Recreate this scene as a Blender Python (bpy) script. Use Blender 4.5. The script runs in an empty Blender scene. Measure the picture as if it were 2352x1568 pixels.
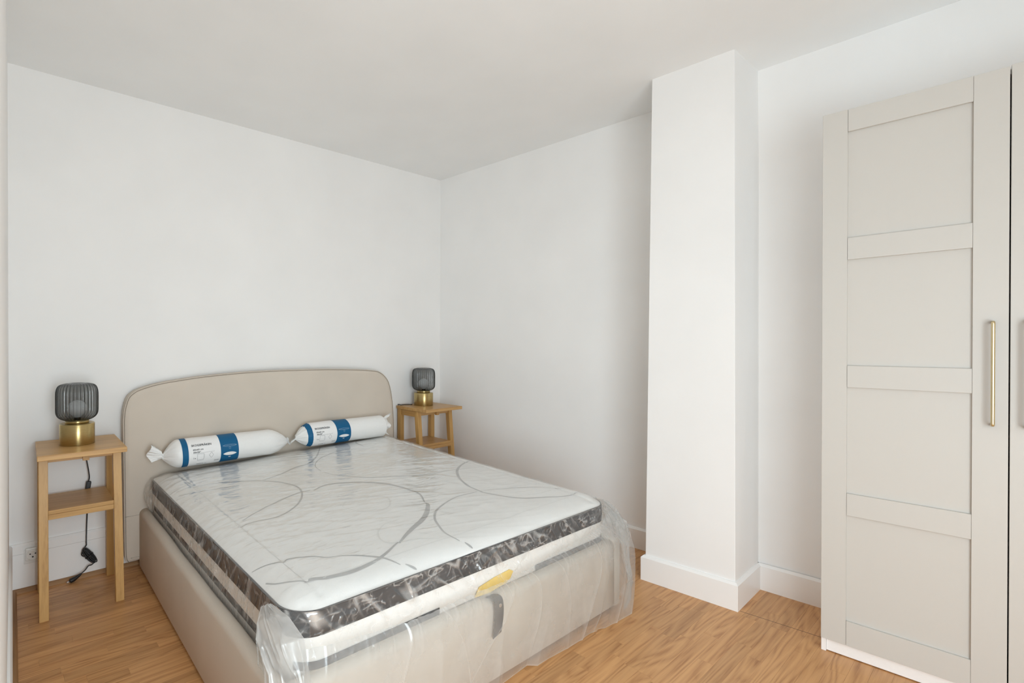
import bpy, bmesh, math, random
import numpy as np
from mathutils import Vector, Matrix

random.seed(7)
rng = np.random.default_rng(7)
scene = bpy.context.scene
C = scene.collection

# ------------------------------------------------------------------ camera
F, CX, CY = 1110.804, 847.856, 796.375
W_IMG, H_IMG = 2352, 1568
cam_data = bpy.data.cameras.new('camera')
cam = bpy.data.objects.new('camera', cam_data)
C.objects.link(cam)
yaw, pitch = math.radians(36.42898), math.radians(-0.24885)
fw = Vector((math.sin(yaw) * math.cos(pitch), math.cos(yaw) * math.cos(pitch), math.sin(pitch)))
rt = Vector((math.cos(yaw), -math.sin(yaw), 0))
up = rt.cross(fw)
M = Matrix((rt, up, -fw)).transposed().to_4x4()
M.translation = Vector((-3.25214, -3.27395, 1.35348))
cam.matrix_world = M
cam_data.sensor_fit = 'HORIZONTAL'
cam_data.sensor_width = 36.0
cam_data.lens = 36.0 * F / W_IMG
cam_data.shift_x = (W_IMG / 2 - CX) / W_IMG
cam_data.shift_y = (CY - H_IMG / 2) / W_IMG
cam_data.clip_start = 0.005
scene.camera = cam

# ------------------------------------------------------------------ world, daylight, exposure
world = bpy.data.worlds.new('sky')
scene.world = world
world.use_nodes = True
bg = world.node_tree.nodes['Background']
bg.inputs[0].default_value = (0.80, 0.90, 1.0, 1)
bg.inputs[1].default_value = 1.0


def area_light(name, loc, target, sx, sy, power, color):
    ld = bpy.data.lights.new(name, 'AREA')
    ld.shape = 'RECTANGLE'
    ld.size, ld.size_y = sx, sy
    ld.energy = power
    ld.color = color
    o = bpy.data.objects.new(name, ld)
    C.objects.link(o)
    o.location = loc
    o.rotation_euler = (Vector(target) - Vector(loc)).to_track_quat('-Z', 'Y').to_euler()
    return o


YF_, XL_ = -4.50, -3.2688
area_light('balcony_door_daylight', (-2.74, YF_ + 0.02, 1.15), (-1.9, -0.9, 0.68), 0.80, 2.0, 60, (0.83, 0.945, 1.0))
area_light('side_door_daylight', (XL_ + 0.01, -4.00, 0.92), (-2.2, -2.6, 0.1), 0.80, 1.3, 40, (0.83, 0.945, 1.0))
scene.view_settings.view_transform = 'Standard'
scene.view_settings.look = 'None'
scene.view_settings.gamma = 1.0
scene.view_settings.use_curve_mapping = False
scene.view_settings.exposure = -0.32
cy = scene.cycles
cy.max_bounces = 16
cy.diffuse_bounces = 12
cy.glossy_bounces = 6
cy.transmission_bounces = 8
cy.transparent_max_bounces = 24
cy.caustics_reflective = False
cy.caustics_refractive = False
cy.use_denoising = True
cy.sample_clamp_indirect = 6.0


# ------------------------------------------------------------------ materials
def new_mat(name):
    m = bpy.data.materials.new(name)
    m.use_nodes = True
    nt = m.node_tree
    b = nt.nodes['Principled BSDF']
    return m, nt, b


def N(nt, kind, **kw):
    n = nt.nodes.new(kind)
    for k, v in kw.items():
        setattr(n, k, v)
    return n


def mapping(nt, scale, coord='Object', rnd=False):
    tc = N(nt, 'ShaderNodeTexCoord')
    mp = N(nt, 'ShaderNodeMapping')
    mp.inputs['Scale'].default_value = scale
    nt.links.new(tc.outputs[coord], mp.inputs['Vector'])
    if rnd:
        oi = N(nt, 'ShaderNodeObjectInfo')
        mu = N(nt, 'ShaderNodeMath', operation='MULTIPLY')
        mu.inputs[1].default_value = 57.0
        nt.links.new(oi.outputs['Random'], mu.inputs[0])
        nt.links.new(mu.outputs[0], mp.inputs['Location'])
    return mp


def bump(nt, b, height, strength, dist):
    bn = N(nt, 'ShaderNodeBump')
    bn.inputs['Strength'].default_value = strength
    bn.inputs['Distance'].default_value = dist
    nt.links.new(height, bn.inputs['Height'])
    nt.links.new(bn.outputs[0], b.inputs['Normal'])
    return bn


def ramp(nt, fac, stops):
    r = N(nt, 'ShaderNodeValToRGB')
    el = r.color_ramp.elements
    while len(el) < len(stops):
        el.new(0.5)
    for e, (p, c) in zip(el, stops):
        e.position = p
        e.color = (*c, 1)
    nt.links.new(fac, r.inputs[0])
    return r


def paint_mat(name, col, rough=0.6, var=0.02, bs=0.08, spec=0.3):
    m, nt, b = new_mat(name)
    mp = mapping(nt, (1, 1, 1))
    n1 = N(nt, 'ShaderNodeTexNoise')
    n1.inputs['Scale'].default_value = 2.2
    n1.inputs['Detail'].default_value = 3
    nt.links.new(mp.outputs[0], n1.inputs['Vector'])
    r = ramp(nt, n1.outputs['Fac'], [(0.3, tuple(c * (1 - var) for c in col)), (0.7, tuple(min(1, c * (1 + var)) for c in col))])
    nt.links.new(r.outputs[0], b.inputs['Base Color'])
    n2 = N(nt, 'ShaderNodeTexNoise')
    n2.inputs['Scale'].default_value = 90
    n2.inputs['Detail'].default_value = 4
    nt.links.new(mp.outputs[0], n2.inputs['Vector'])
    bump(nt, b, n2.outputs['Fac'], bs, 0.002)
    b.inputs['Roughness'].default_value = rough
    b.inputs['Specular IOR Level'].default_value = spec
    return m


def fabric_mat(name, col, scale=700, bs=0.35, var=0.08, rough=0.9):
    m, nt, b = new_mat(name)
    mp = mapping(nt, (1, 1, 1))
    n1 = N(nt, 'ShaderNodeTexNoise')
    n1.inputs['Scale'].default_value = scale
    n1.inputs['Detail'].default_value = 2
    nt.links.new(mp.outputs[0], n1.inputs['Vector'])
    n0 = N(nt, 'ShaderNodeTexNoise')
    n0.inputs['Scale'].default_value = 5
    nt.links.new(mp.outputs[0], n0.inputs['Vector'])
    mx = N(nt, 'ShaderNodeMix', data_type='FLOAT')
    mx.inputs[0].default_value = 0.3
    nt.links.new(n1.outputs['Fac'], mx.inputs[2])
    nt.links.new(n0.outputs['Fac'], mx.inputs[3])
    r = ramp(nt, mx.outputs[0], [(0.3, tuple(c * (1 - var) for c in col)), (0.7, tuple(min(1, c * (1 + var)) for c in col))])
    nt.links.new(r.outputs[0], b.inputs['Base Color'])
    bump(nt, b, n1.outputs['Fac'], bs, 0.001)
    b.inputs['Roughness'].default_value = rough
    b.inputs['Specular IOR Level'].default_value = 0.2
    return m


def wood_mat(name, dark, light, grain_axis='X', rough=0.45, rnd=True, tone=0.0, ring=7.0, bs=0.12, spec=0.4, cross=14, pore=160):
    """dark/light grain colours; grain runs along grain_axis in object space."""
    m, nt, b = new_mat(name)
    k_ = cross
    s = {'X': (0.9, k_, k_), 'Y': (k_, 0.9, k_), 'Z': (k_, k_, 0.9)}[grain_axis]
    mp = mapping(nt, s, rnd=rnd)
    n1 = N(nt, 'ShaderNodeTexNoise')           # broad cathedral figure
    n1.inputs['Scale'].default_value = 0.8
    n1.inputs['Detail'].default_value = 2
    n1.inputs['Distortion'].default_value = 0.4
    nt.links.new(mp.outputs[0], n1.inputs['Vector'])
    mu = N(nt, 'ShaderNodeMath', operation='MULTIPLY')
    mu.inputs[1].default_value = ring
    nt.links.new(n1.outputs['Fac'], mu.inputs[0])
    fr = N(nt, 'ShaderNodeMath', operation='PINGPONG')
    fr.inputs[1].default_value = 0.5
    nt.links.new(mu.outputs[0], fr.inputs[0])
    s2 = {'X': (5, pore, pore), 'Y': (pore, 5, pore), 'Z': (pore, pore, 5)}[grain_axis]
    mp2 = mapping(nt, s2, rnd=rnd)
    n2 = N(nt, 'ShaderNodeTexNoise')           # pores
    n2.inputs['Scale'].default_value = 1.0
    n2.inputs['Detail'].default_value = 3
    nt.links.new(mp2.outputs[0], n2.inputs['Vector'])
    ad = N(nt, 'ShaderNodeMath', operation='MULTIPLY_ADD')
    nt.links.new(fr.outputs[0], ad.inputs[0])
    ad.inputs[1].default_value = 1.0
    nt.links.new(n2.outputs['Fac'], ad.inputs[2])
    r = ramp(nt, ad.outputs[0], [(0.30, dark), (0.62, tuple(0.35 * a_ + 0.65 * b_ for a_, b_ in zip(dark, light))), (1.0, light)])
    out = r.outputs[0]
    if tone > 0:
        oi = N(nt, 'ShaderNodeObjectInfo')
        mr = N(nt, 'ShaderNodeMapRange')
        mr.inputs['To Min'].default_value = 1 - tone
        mr.inputs['To Max'].default_value = 1 + tone
        nt.links.new(oi.outputs['Random'], mr.inputs['Value'])
        hs = N(nt, 'ShaderNodeHueSaturation')
        nt.links.new(mr.outputs[0], hs.inputs['Value'])
        nt.links.new(out, hs.inputs['Color'])
        out = hs.outputs[0]
    nt.links.new(out, b.inputs['Base Color'])
    bump(nt, b, n2.outputs['Fac'], bs, 0.001)
    b.inputs['Roughness'].default_value = rough
    b.inputs['Specular IOR Level'].default_value = spec
    return m


def schlick(nt):
    """reflectance of a dielectric skin, the same from both sides"""
    lw = N(nt, 'ShaderNodeLayerWeight')
    lw.inputs[0].default_value = 0.5
    pw = N(nt, 'ShaderNodeMath', operation='POWER')
    pw.inputs[1].default_value = 5.0
    nt.links.new(lw.outputs['Facing'], pw.inputs[0])
    ma = N(nt, 'ShaderNodeMath', operation='MULTIPLY_ADD')
    ma.inputs[1].default_value = 0.96
    ma.inputs[2].default_value = 0.04
    nt.links.new(pw.outputs[0], ma.inputs[0])
    return ma


def film_mat(name, haze, gloss, bumps, rough=0.12, tint=(0.985, 0.988, 0.985), gmax=0.30, lo=0.0, crease_glint_haze=0.3, crease_gloss=2.0, white=0.80):
    """thin polythene: clear + a milky share that scatters + surface gloss on crinkles.
    bumps: list of (scale xyz, strength, distance)"""
    m, nt, b = new_mat(name)
    nt.nodes.remove(b)
    out = nt.nodes['Material Output']
    last = None
    for sc, st, di in bumps:
        mp = mapping(nt, sc)
        n = N(nt, 'ShaderNodeTexNoise', noise_type='RIDGED_MULTIFRACTAL')
        n.inputs['Scale'].default_value = 1
        n.inputs['Detail'].default_value = 2.5
        n.inputs['Distortion'].default_value = 0.6
        nt.links.new(mp.outputs[0], n.inputs['Vector'])
        bn = N(nt, 'ShaderNodeBump')
        bn.inputs['Strength'].default_value = st
        bn.inputs['Distance'].default_value = di
        cr = N(nt, 'ShaderNodeMapRange')
        cr.inputs['From Min'].default_value = lo
        cr.inputs['From Max'].default_value = lo + 0.6
        nt.links.new(n.outputs['Fac'], cr.inputs['Value'])
        nt.links.new(cr.outputs[0], bn.inputs['Height'])
        if last:
            nt.links.new(last.outputs[0], bn.inputs['Normal'])
        last = bn
    tr = N(nt, 'ShaderNodeBsdfTransparent')
    tr.inputs[0].default_value = (*tint, 1)
    df = N(nt, 'ShaderNodeBsdfDiffuse')
    df.inputs[0].default_value = (white, white * 1.01, white, 1)
    tl = N(nt, 'ShaderNodeBsdfTranslucent')
    tl.inputs[0].default_value = (white, white * 1.01, white, 1)
    mi = N(nt, 'ShaderNodeMixShader')
    mi.inputs[0].default_value = 0.45
    nt.links.new(df.outputs[0], mi.inputs[1])
    nt.links.new(tl.outputs[0], mi.inputs[2])
    m2 = N(nt, 'ShaderNodeMixShader')
    # creased film whitens; the added white haze also paints in the creases' highlights
    mp = mapping(nt, (5, 5, 5))
    nh = N(nt, 'ShaderNodeTexNoise')
    nh.inputs['Scale'].default_value = 1
    nh.inputs['Detail'].default_value = 4
    nt.links.new(mp.outputs[0], nh.inputs['Vector'])
    mr = N(nt, 'ShaderNodeMapRange')
    mr.inputs['From Min'].default_value = 0.3
    mr.inputs['From Max'].default_value = 0.7
    mr.inputs['To Min'].default_value = haze * 0.6
    mr.inputs['To Max'].default_value = haze * 1.4
    nt.links.new(nh.outputs['Fac'], mr.inputs['Value'])
    at = N(nt, 'ShaderNodeAttribute')
    at.attribute_name = 'crease'
    ca = N(nt, 'ShaderNodeMath', operation='MULTIPLY_ADD')
    ca.use_clamp = True
    ca.inputs[1].default_value = crease_glint_haze
    nt.links.new(at.outputs['Fac'], ca.inputs[0])
    nt.links.new(mr.outputs[0], ca.inputs[2])
    nt.links.new(ca.outputs[0], m2.inputs[0])
    nt.links.new(tr.outputs[0], m2.inputs[1])
    nt.links.new(mi.outputs[0], m2.inputs[2])
    gl = N(nt, 'ShaderNodeBsdfGlossy')
    gl.inputs['Roughness'].default_value = rough
    gl.inputs[0].default_value = (1, 1, 1, 1)
    fr = schlick(nt)
    mg = N(nt, 'ShaderNodeMath', operation='MULTIPLY')
    mg.inputs[1].default_value = gloss
    cg = N(nt, 'ShaderNodeMath', operation='MULTIPLY_ADD')
    cg.inputs[1].default_value = crease_gloss
    cg.inputs[2].default_value = gloss
    nt.links.new(at.outputs['Fac'], cg.inputs[0])
    nt.links.new(cg.outputs[0], mg.inputs[1])
    nt.links.new(fr.outputs[0], mg.inputs[0])
    mn = N(nt, 'ShaderNodeMath', operation='MINIMUM')
    mn.inputs[1].default_value = gmax
    nt.links.new(mg.outputs[0], mn.inputs[0])
    m3 = N(nt, 'ShaderNodeMixShader')
    nt.links.new(mn.outputs[0], m3.inputs[0])
    nt.links.new(m2.outputs[0], m3.inputs[1])
    nt.links.new(gl.outputs[0], m3.inputs[2])
    nt.links.new(m3.outputs[0], out.inputs[0])
    for n in (df, tl, gl):
        nt.links.new(last.outputs[0], n.inputs['Normal'])
    return m


def simple_mat(name, col, rough=0.5, metal=0.0, spec=0.5):
    m, nt, b = new_mat(name)
    mp = mapping(nt, (30, 30, 30))
    n = N(nt, 'ShaderNodeTexNoise')
    n.inputs['Scale'].default_value = 3
    nt.links.new(mp.outputs[0], n.inputs['Vector'])
    r = ramp(nt, n.outputs['Fac'], [(0.2, tuple(c * 0.985 for c in col)), (0.8, tuple(min(1, c * 1.015) for c in col))])
    nt.links.new(r.outputs[0], b.inputs['Base Color'])
    b.inputs['Roughness'].default_value = rough
    b.inputs['Metallic'].default_value = metal
    b.inputs['Specular IOR Level'].default_value = spec
    return m


def brass_mat():
    m, nt, b = new_mat('brushed_brass')
    mp = mapping(nt, (30, 30, 500))
    n = N(nt, 'ShaderNodeTexNoise')
    n.inputs['Scale'].default_value = 1
    n.inputs['Detail'].default_value = 2
    nt.links.new(mp.outputs[0], n.inputs['Vector'])
    r = ramp(nt, n.outputs['Fac'], [(0.3, (0.50, 0.38, 0.17)), (0.7, (0.58, 0.455, 0.215))])
    nt.links.new(r.outputs[0], b.inputs['Base Color'])
    b.inputs['Metallic'].default_value = 1
    b.inputs['Roughness'].default_value = 0.32
    b.inputs['Anisotropic'].default_value = 0.85
    b.inputs['Anisotropic Rotation'].default_value = 0.25
    tg = N(nt, 'ShaderNodeTangent', direction_type='RADIAL', axis='Z')
    nt.links.new(tg.outputs[0], b.inputs['Tangent'])
    return m


def glass_mat():
    m, nt, b = new_mat('smoked_glass')
    nt.nodes.remove(b)
    out = nt.nodes['Material Output']
    lw = N(nt, 'ShaderNodeLayerWeight')
    lw.inputs[0].default_value = 0.45
    r = ramp(nt, lw.outputs['Facing'], [(0.0, (0.60, 0.61, 0.61)), (0.35, (0.42, 0.43, 0.43)), (0.75, (0.16, 0.165, 0.165)), (1.0, (0.03, 0.03, 0.03))])
    tr = N(nt, 'ShaderNodeBsdfTransparent')
    nt.links.new(r.outputs[0], tr.inputs[0])
    gl = N(nt, 'ShaderNodeBsdfGlossy')
    gl.inputs['Roughness'].default_value = 0.05
    fr = schlick(nt)
    mi = N(nt, 'ShaderNodeMixShader')
    nt.links.new(fr.outputs[0], mi.inputs[0])
    nt.links.new(tr.outputs[0], mi.inputs[1])
    nt.links.new(gl.outputs[0], mi.inputs[2])
    nt.links.new(mi.outputs[0], out.inputs[0])
    return m


def pane_mat():
    m, nt, b = new_mat('window_pane_glass')
    nt.nodes.remove(b)
    out = nt.nodes['Material Output']
    tr = N(nt, 'ShaderNodeBsdfTransparent')
    gl = N(nt, 'ShaderNodeBsdfGlossy')
    gl.inputs['Roughness'].default_value = 0.02
    fr = N(nt, 'ShaderNodeFresnel')
    mi = N(nt, 'ShaderNodeMixShader')
    nt.links.new(fr.outputs[0], mi.inputs[0])
    nt.links.new(tr.outputs[0], mi.inputs[1])
    nt.links.new(gl.outputs[0], mi.inputs[2])
    nt.links.new(mi.outputs[0], out.inputs[0])
    return m


MAT = dict(
    wall=paint_mat('wall_paint', (0.86, 0.86, 0.855), 0.7),
    ceiling=paint_mat('ceiling_paint', (0.85, 0.86, 0.86), 0.8),
    trim=paint_mat('trim_gloss_paint', (0.88, 0.88, 0.875), 0.35, var=0.01, bs=0.03, spec=0.5),
    floor=wood_mat('floor_oak', (0.35, 0.155, 0.052), (0.60, 0.325, 0.138), 'X', 0.36, tone=0.10, ring=13, cross=8, pore=120),
    beading=wood_mat('beading_wood', (0.20, 0.10, 0.045), (0.36, 0.20, 0.09), 'X', 0.5),
    beading_y=wood_mat('beading_wood_y', (0.20, 0.10, 0.045), (0.36, 0.20, 0.09), 'Y', 0.5),
    oak_x=wood_mat('oak_x', (0.42, 0.225, 0.075), (0.58, 0.345, 0.135), 'X', 0.38, tone=0.05, ring=5),
    oak_y=wood_mat('oak_y', (0.40, 0.21, 0.065), (0.54, 0.31, 0.11), 'Y', 0.4, tone=0.05, ring=5),
    oak_z=wood_mat('oak_z', (0.42, 0.23, 0.068), (0.56, 0.33, 0.115), 'Z', 0.4, tone=0.06, ring=4),
    linen=fabric_mat('beige_linen', (0.615, 0.55, 0.475)),
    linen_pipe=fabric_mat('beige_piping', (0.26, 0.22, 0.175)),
    knit=fabric_mat('white_knit', (0.90, 0.90, 0.89), 260, 0.5, 0.03),
    swirl=fabric_mat('grey_knit_swirl', (0.45, 0.45, 0.45), 900, 0.5, 0.25),
    swirl_faint=fabric_mat('faint_knit_swirl', (0.80, 0.80, 0.79), 900, 0.5, 0.08),
    band=fabric_mat('charcoal_band', (0.052, 0.051, 0.054), 900, 0.5, 0.2),
    side_knit=fabric_mat('cream_side_knit', (0.78, 0.76, 0.73), 500, 0.4, 0.03),
    yellow=simple_mat('yellow_tag', (0.82, 0.58, 0.14), 0.6),
    strap=simple_mat('black_strap', (0.030, 0.030, 0.032), 0.5),
    black=simple_mat('black_plastic', (0.012, 0.012, 0.013), 0.4),
    steel=simple_mat('steel', (0.7, 0.7, 0.7), 0.3, 1.0),
    brass=brass_mat(),
    handle=simple_mat('polished_brass', (0.76, 0.64, 0.40), 0.3, 1.0),
    glass=glass_mat(),
    pane=pane_mat(),
    bulb=simple_mat('frosted_bulb', (0.85, 0.85, 0.85), 0.3),
    carcass=simple_mat('white_melamine', (0.90, 0.90, 0.90), 0.35),
    door=paint_mat('greige_foil', (0.575, 0.555, 0.52), 0.42, var=0.006, bs=0.02, spec=0.4),
    wrap=simple_mat('white_polythene', (0.84, 0.84, 0.83), 0.38),
    label=simple_mat('label_paper', (0.86, 0.86, 0.86), 0.45),
    blue=simple_mat('label_blue', (0.003, 0.105, 0.245), 0.5, spec=0.3),
    ink=simple_mat('label_ink', (0.03, 0.03, 0.035), 0.5),
    greyink=simple_mat('label_grey_ink', (0.35, 0.36, 0.37), 0.5),
    paleblue=simple_mat('label_pale_blue', (0.35, 0.52, 0.65), 0.5),
    socket=simple_mat('socket_white', (0.80, 0.80, 0.78), 0.3),
)
MAT['film_top'] = film_mat('film_tight_top', 0.15, 1.7, [((9, 55, 20), 0.35, 0.004), ((25, 30, 30), 0.10, 0.002)], 0.18, gmax=0.45, crease_glint_haze=0.10, crease_gloss=1.0, white=0.95)
MAT['film_side'] = film_mat('film_tight_side', 0.06, 1.1, [((26, 26, 9), 0.5, 0.006), ((60, 60, 25), 0.3, 0.003)], 0.12, gmax=0.20, lo=0.35, crease_glint_haze=0.50, crease_gloss=3.0, white=0.95)
MAT['film_loose'] = film_mat('film_loose', 0.33, 1.5, [((7, 7, 2), 0.12, 0.005)], 0.25, gmax=0.10, lo=0.2, crease_glint_haze=0.40, crease_gloss=2.0, tint=(0.94, 0.955, 0.96), white=0.74)
MAT['film_bunch'] = film_mat('film_bunched', 0.60, 1.5, [((10, 10, 4), 0.2, 0.006), ((50, 50, 30), 0.06, 0.002)], 0.26, gmax=0.20, crease_glint_haze=0.2, crease_gloss=2.0, tint=(0.95, 0.96, 0.96), white=0.76)


def pucker(m):
    """fine puckers of the quilted knit, running across the bed"""
    nt = m.node_tree
    b = nt.nodes['Principled BSDF']
    old = b.inputs['Normal'].links[0].from_socket
    mp = mapping(nt, (7, 42, 20))
    mp.inputs['Rotation'].default_value = (0, 0, 0.25)
    n = N(nt, 'ShaderNodeTexNoise', noise_type='RIDGED_MULTIFRACTAL')
    n.inputs['Scale'].default_value = 1
    n.inputs['Detail'].default_value = 3
    n.inputs['Distortion'].default_value = 0.8
    nt.links.new(mp.outputs[0], n.inputs['Vector'])
    cr = N(nt, 'ShaderNodeMapRange')
    cr.inputs['From Min'].default_value = 0.5
    cr.inputs['From Max'].default_value = 1.3
    nt.links.new(n.outputs['Fac'], cr.inputs['Value'])
    bn = N(nt, 'ShaderNodeBump')
    bn.inputs['Strength'].default_value = 0.45
    bn.inputs['Distance'].default_value = 0.004
    bn.invert = True
    nt.links.new(cr.outputs[0], bn.inputs['Height'])
    nt.links.new(old, bn.inputs['Normal'])
    nt.links.new(bn.outputs[0], b.inputs['Normal'])


pucker(MAT['knit'])


# ------------------------------------------------------------------ mesh helpers
def link(o, parent=None):
    C.objects.link(o)
    if parent is not None:
        o.parent = parent
    return o


def obj(name, bm, mat, parent=None, smooth=False, bevel=0, seg=2, loc=None):
    me = bpy.data.meshes.new(name)
    bmesh.ops.recalc_face_normals(bm, faces=bm.faces[:])
    bm.to_mesh(me)
    bm.free()
    me.materials.append(MAT[mat] if isinstance(mat, str) else mat)
    o = bpy.data.objects.new(name, me)
    link(o, parent)
    if loc:
        o.location = loc
    if smooth:
        for p in me.polygons:
            p.use_smooth = True
    if bevel:
        md = o.modifiers.new('bevel', 'BEVEL')
        md.width = bevel
        md.segments = seg
        md.limit_method = 'ANGLE'
        md.angle_limit = math.radians(40)
    return o


def grid_obj(name, P, mat, parent=None, smooth=True, close_u=False, close_v=False, flip=False):
    """P: array (nu, nv, 3)"""
    nu, nv = P.shape[:2]
    verts = P.reshape(-1, 3)
    iu = np.arange(nu if close_u else nu - 1)
    iv = np.arange(nv if close_v else nv - 1)
    A, B = np.meshgrid(iu, iv, indexing='ij')
    A = A.ravel()
    B = B.ravel()
    A1 = (A + 1) % nu
    B1 = (B + 1) % nv
    f = np.stack([A * nv + B, A1 * nv + B, A1 * nv + B1, A * nv + B1], 1)
    if flip:
        f = f[:, ::-1]
    me = bpy.data.meshes.new(name)
    me.from_pydata(verts.tolist(), [], f.tolist())
    me.materials.append(MAT[mat])
    if smooth:
        me.polygons.foreach_set('use_smooth', [True] * len(me.polygons))
    o = bpy.data.objects.new(name, me)
    return link(o, parent)


def add_box(bm, x0, x1, y0, y1, z0, z1):
    vs = [bm.verts.new((x, y, z)) for z in (z0, z1) for y in (y0, y1) for x in (x0, x1)]
    for q in ((0, 2, 3, 1), (4, 5, 7, 6), (0, 1, 5, 4), (2, 6, 7, 3), (0, 4, 6, 2), (1, 3, 7, 5)):
        bm.faces.new([vs[i] for i in q])
    return vs


def box(x0, x1, y0, y1, z0, z1):
    bm = bmesh.new()
    add_box(bm, x0, x1, y0, y1, z0, z1)
    return bm


def hexa(pts):
    """8 points: bottom 4 (ccw) then top 4"""
    bm = bmesh.new()
    v = [bm.verts.new(p) for p in pts]
    for q in ((3, 2, 1, 0), (4, 5, 6, 7), (0, 1, 5, 4), (1, 2, 6, 5), (2, 3, 7, 6), (3, 0, 4, 7)):
        bm.faces.new([v[i] for i in q])
    return bm


def prism(poly, z0, z1):
    bm = bmesh.new()
    a = [bm.verts.new((x, y, z0)) for x, y in poly]
    b = [bm.verts.new((x, y, z1)) for x, y in poly]
    n = len(poly)
    bm.faces.new(a[::-1])
    bm.faces.new(b)
    for i in range(n):
        bm.faces.new((a[i], a[(i + 1) % n], b[(i + 1) % n], b[i]))
    return bm


def sweep(path, prof, closed_prof=True):
    """profile (n out, z up) swept along xy path with mitred corners; out = right of the direction"""
    bm = bmesh.new()
    rings = []
    n = len(path)
    for i, (x, y) in enumerate(path):
        ds = []
        if i > 0:
            d = Vector((x - path[i - 1][0], y - path[i - 1][1])).normalized()
            ds.append(d)
        if i < n - 1:
            d = Vector((path[i + 1][0] - x, path[i + 1][1] - y)).normalized()
            ds.append(d)
        ns = [Vector((d.y, -d.x)) for d in ds]
        nn = ns[0] if len(ns) == 1 else (ns[0] + ns[1]).normalized() / max(0.3, (ns[0] + ns[1]).normalized().dot(ns[0]))
        rings.append([bm.verts.new((x + nn.x * o, y + nn.y * o, z)) for o, z in prof])
    m = len(prof)
    for a, b in zip(rings, rings[1:]):
        for j in range(m if closed_prof else m - 1):
            bm.faces.new((a[j], b[j], b[(j + 1) % m], a[(j + 1) % m]))
    bm.faces.new(rings[0])
    bm.faces.new(rings[-1][::-1])
    return bm


def lathe(prof, seg=48, ribs=0, amp=0.0):
    """prof (r, z). ribs: fluted radius"""
    bm = bmesh.new()
    rings = []
    for r, z in prof:
        ring = []
        for i in range(seg):
            a = 2 * math.pi * i / seg
            rr = r
            if ribs:
                rr = r * (1 + amp * (abs(math.cos(a * ribs / 2)) - 0.5))
            ring.append(bm.verts.new((rr * math.cos(a), rr * math.sin(a), z)))
        rings.append(ring)
    for a, b in zip(rings, rings[1:]):
        for i in range(seg):
            bm.faces.new((a[i], a[(i + 1) % seg], b[(i + 1) % seg], b[i]))
    if prof[0][0] > 1e-4:
        bm.faces.new(rings[0][::-1])
    if prof[-1][0] > 1e-4:
        bm.faces.new(rings[-1])
    bmesh.ops.remove_doubles(bm, verts=bm.verts[:], dist=1e-6)
    return bm


def catmull(pts, k=8):
    P = [Vector(p) for p in pts]
    P = [P[0] * 2 - P[1]] + P + [P[-1] * 2 - P[-2]]
    out = []
    for i in range(1, len(P) - 2):
        for j in range(k):
            t = j / k
            a, b, c, d = P[i - 1], P[i], P[i + 1], P[i + 2]
            out.append(0.5 * ((2 * b) + (c - a) * t + (2 * a - 5 * b + 4 * c - d) * t * t + (3 * b - a - 3 * c + d) * t ** 3))
    out.append(P[-2])
    return out


def tube(bm, pts, r, seg=8, k=6, smooth=True):
    pts = catmull([Vector(p) for p in pts], k) if smooth else [Vector(p) for p in pts]
    rings = []
    up0 = Vector((0.12, 0.31, 0.94)).normalized()
    for i, p in enumerate(pts):
        d = (pts[min(i + 1, len(pts) - 1)] - pts[max(i - 1, 0)]).normalized()
        a = d.cross(up0)
        if a.length < 0.05:
            a = d.cross(Vector((1, 0, 0)))
        a.normalize()
        b = d.cross(a).normalized()
        up0 = b if b.dot(up0) > 0 else -b
        rr = r(i / (len(pts) - 1)) if callable(r) else r
        rings.append([bm.verts.new(p + (a * math.cos(2 * math.pi * j / seg) + b * math.sin(2 * math.pi * j / seg)) * rr) for j in range(seg)])
    for u, v in zip(rings, rings[1:]):
        for j in range(seg):
            bm.faces.new((u[j], u[(j + 1) % seg], v[(j + 1) % seg], v[j]))
    bm.faces.new(rings[0][::-1])
    bm.faces.new(rings[-1])
    return bm


def empty(name, label, cat, loc=(0, 0, 0), rotz=0, group=None):
    o = bpy.data.objects.new(name, None)
    o.empty_display_size = 0.1
    o.location = loc
    o.rotation_euler = (0, 0, rotz)
    o['label'] = label
    o['category'] = cat
    if group:
        o['group'] = group
    return link(o)


def struct(o):
    o['kind'] = 'structure'
    return o


# smooth value noise -----------------------------------------------------
_T = rng.random((256, 256))


def vnoise(x, y):
    xi = np.floor(x).astype(int)
    yi = np.floor(y).astype(int)
    fx = x - xi
    fy = y - yi
    fx = fx * fx * (3 - 2 * fx)
    fy = fy * fy * (3 - 2 * fy)
    g = lambda a, b: _T[a % 256, b % 256]
    return (g(xi, yi) * (1 - fx) * (1 - fy) + g(xi + 1, yi) * fx * (1 - fy) + g(xi, yi + 1) * (1 - fx) * fy + g(xi + 1, yi + 1) * fx * fy) * 2 - 1


def fbm(x, y, o=3):
    s = 0
    a = 1
    for i in range(o):
        s = s + a * vnoise(x * 2 ** i + 17.3 * i, y * 2 ** i + 9.1 * i)
        a *= 0.5
    return s


def ridge(x, y, o=2):
    s = 0
    a = 1
    for i in range(o):
        s = s + a * (1 - np.abs(vnoise(x * 2 ** i + 31.3 * i, y * 2 ** i + 5.7 * i)) * 2.2).clip(0, 1) ** 2
        a *= 0.5
    return s


def creases(x, y, lo=0.75, o=1):
    """thin broken lines: narrow ridges gated by a slow noise"""
    r = 1 - np.abs(vnoise(x, y)) * 4.5
    return r.clip(0, 1) * sm01((vnoise(x * 0.7 + 40.3, y * 0.9 + 11.7) - (lo - 0.75)) * 2.2)


def sm01(t_):
    t_ = np.clip(t_, 0, 1)
    return t_ * t_ * (3 - 2 * t_)


# ------------------------------------------------------------------ the room
HC = 2.8795          # ceiling height
XL = -3.2688         # left wall plane
YF = -4.50           # window wall
TR = math.radians(3.2854)


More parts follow.
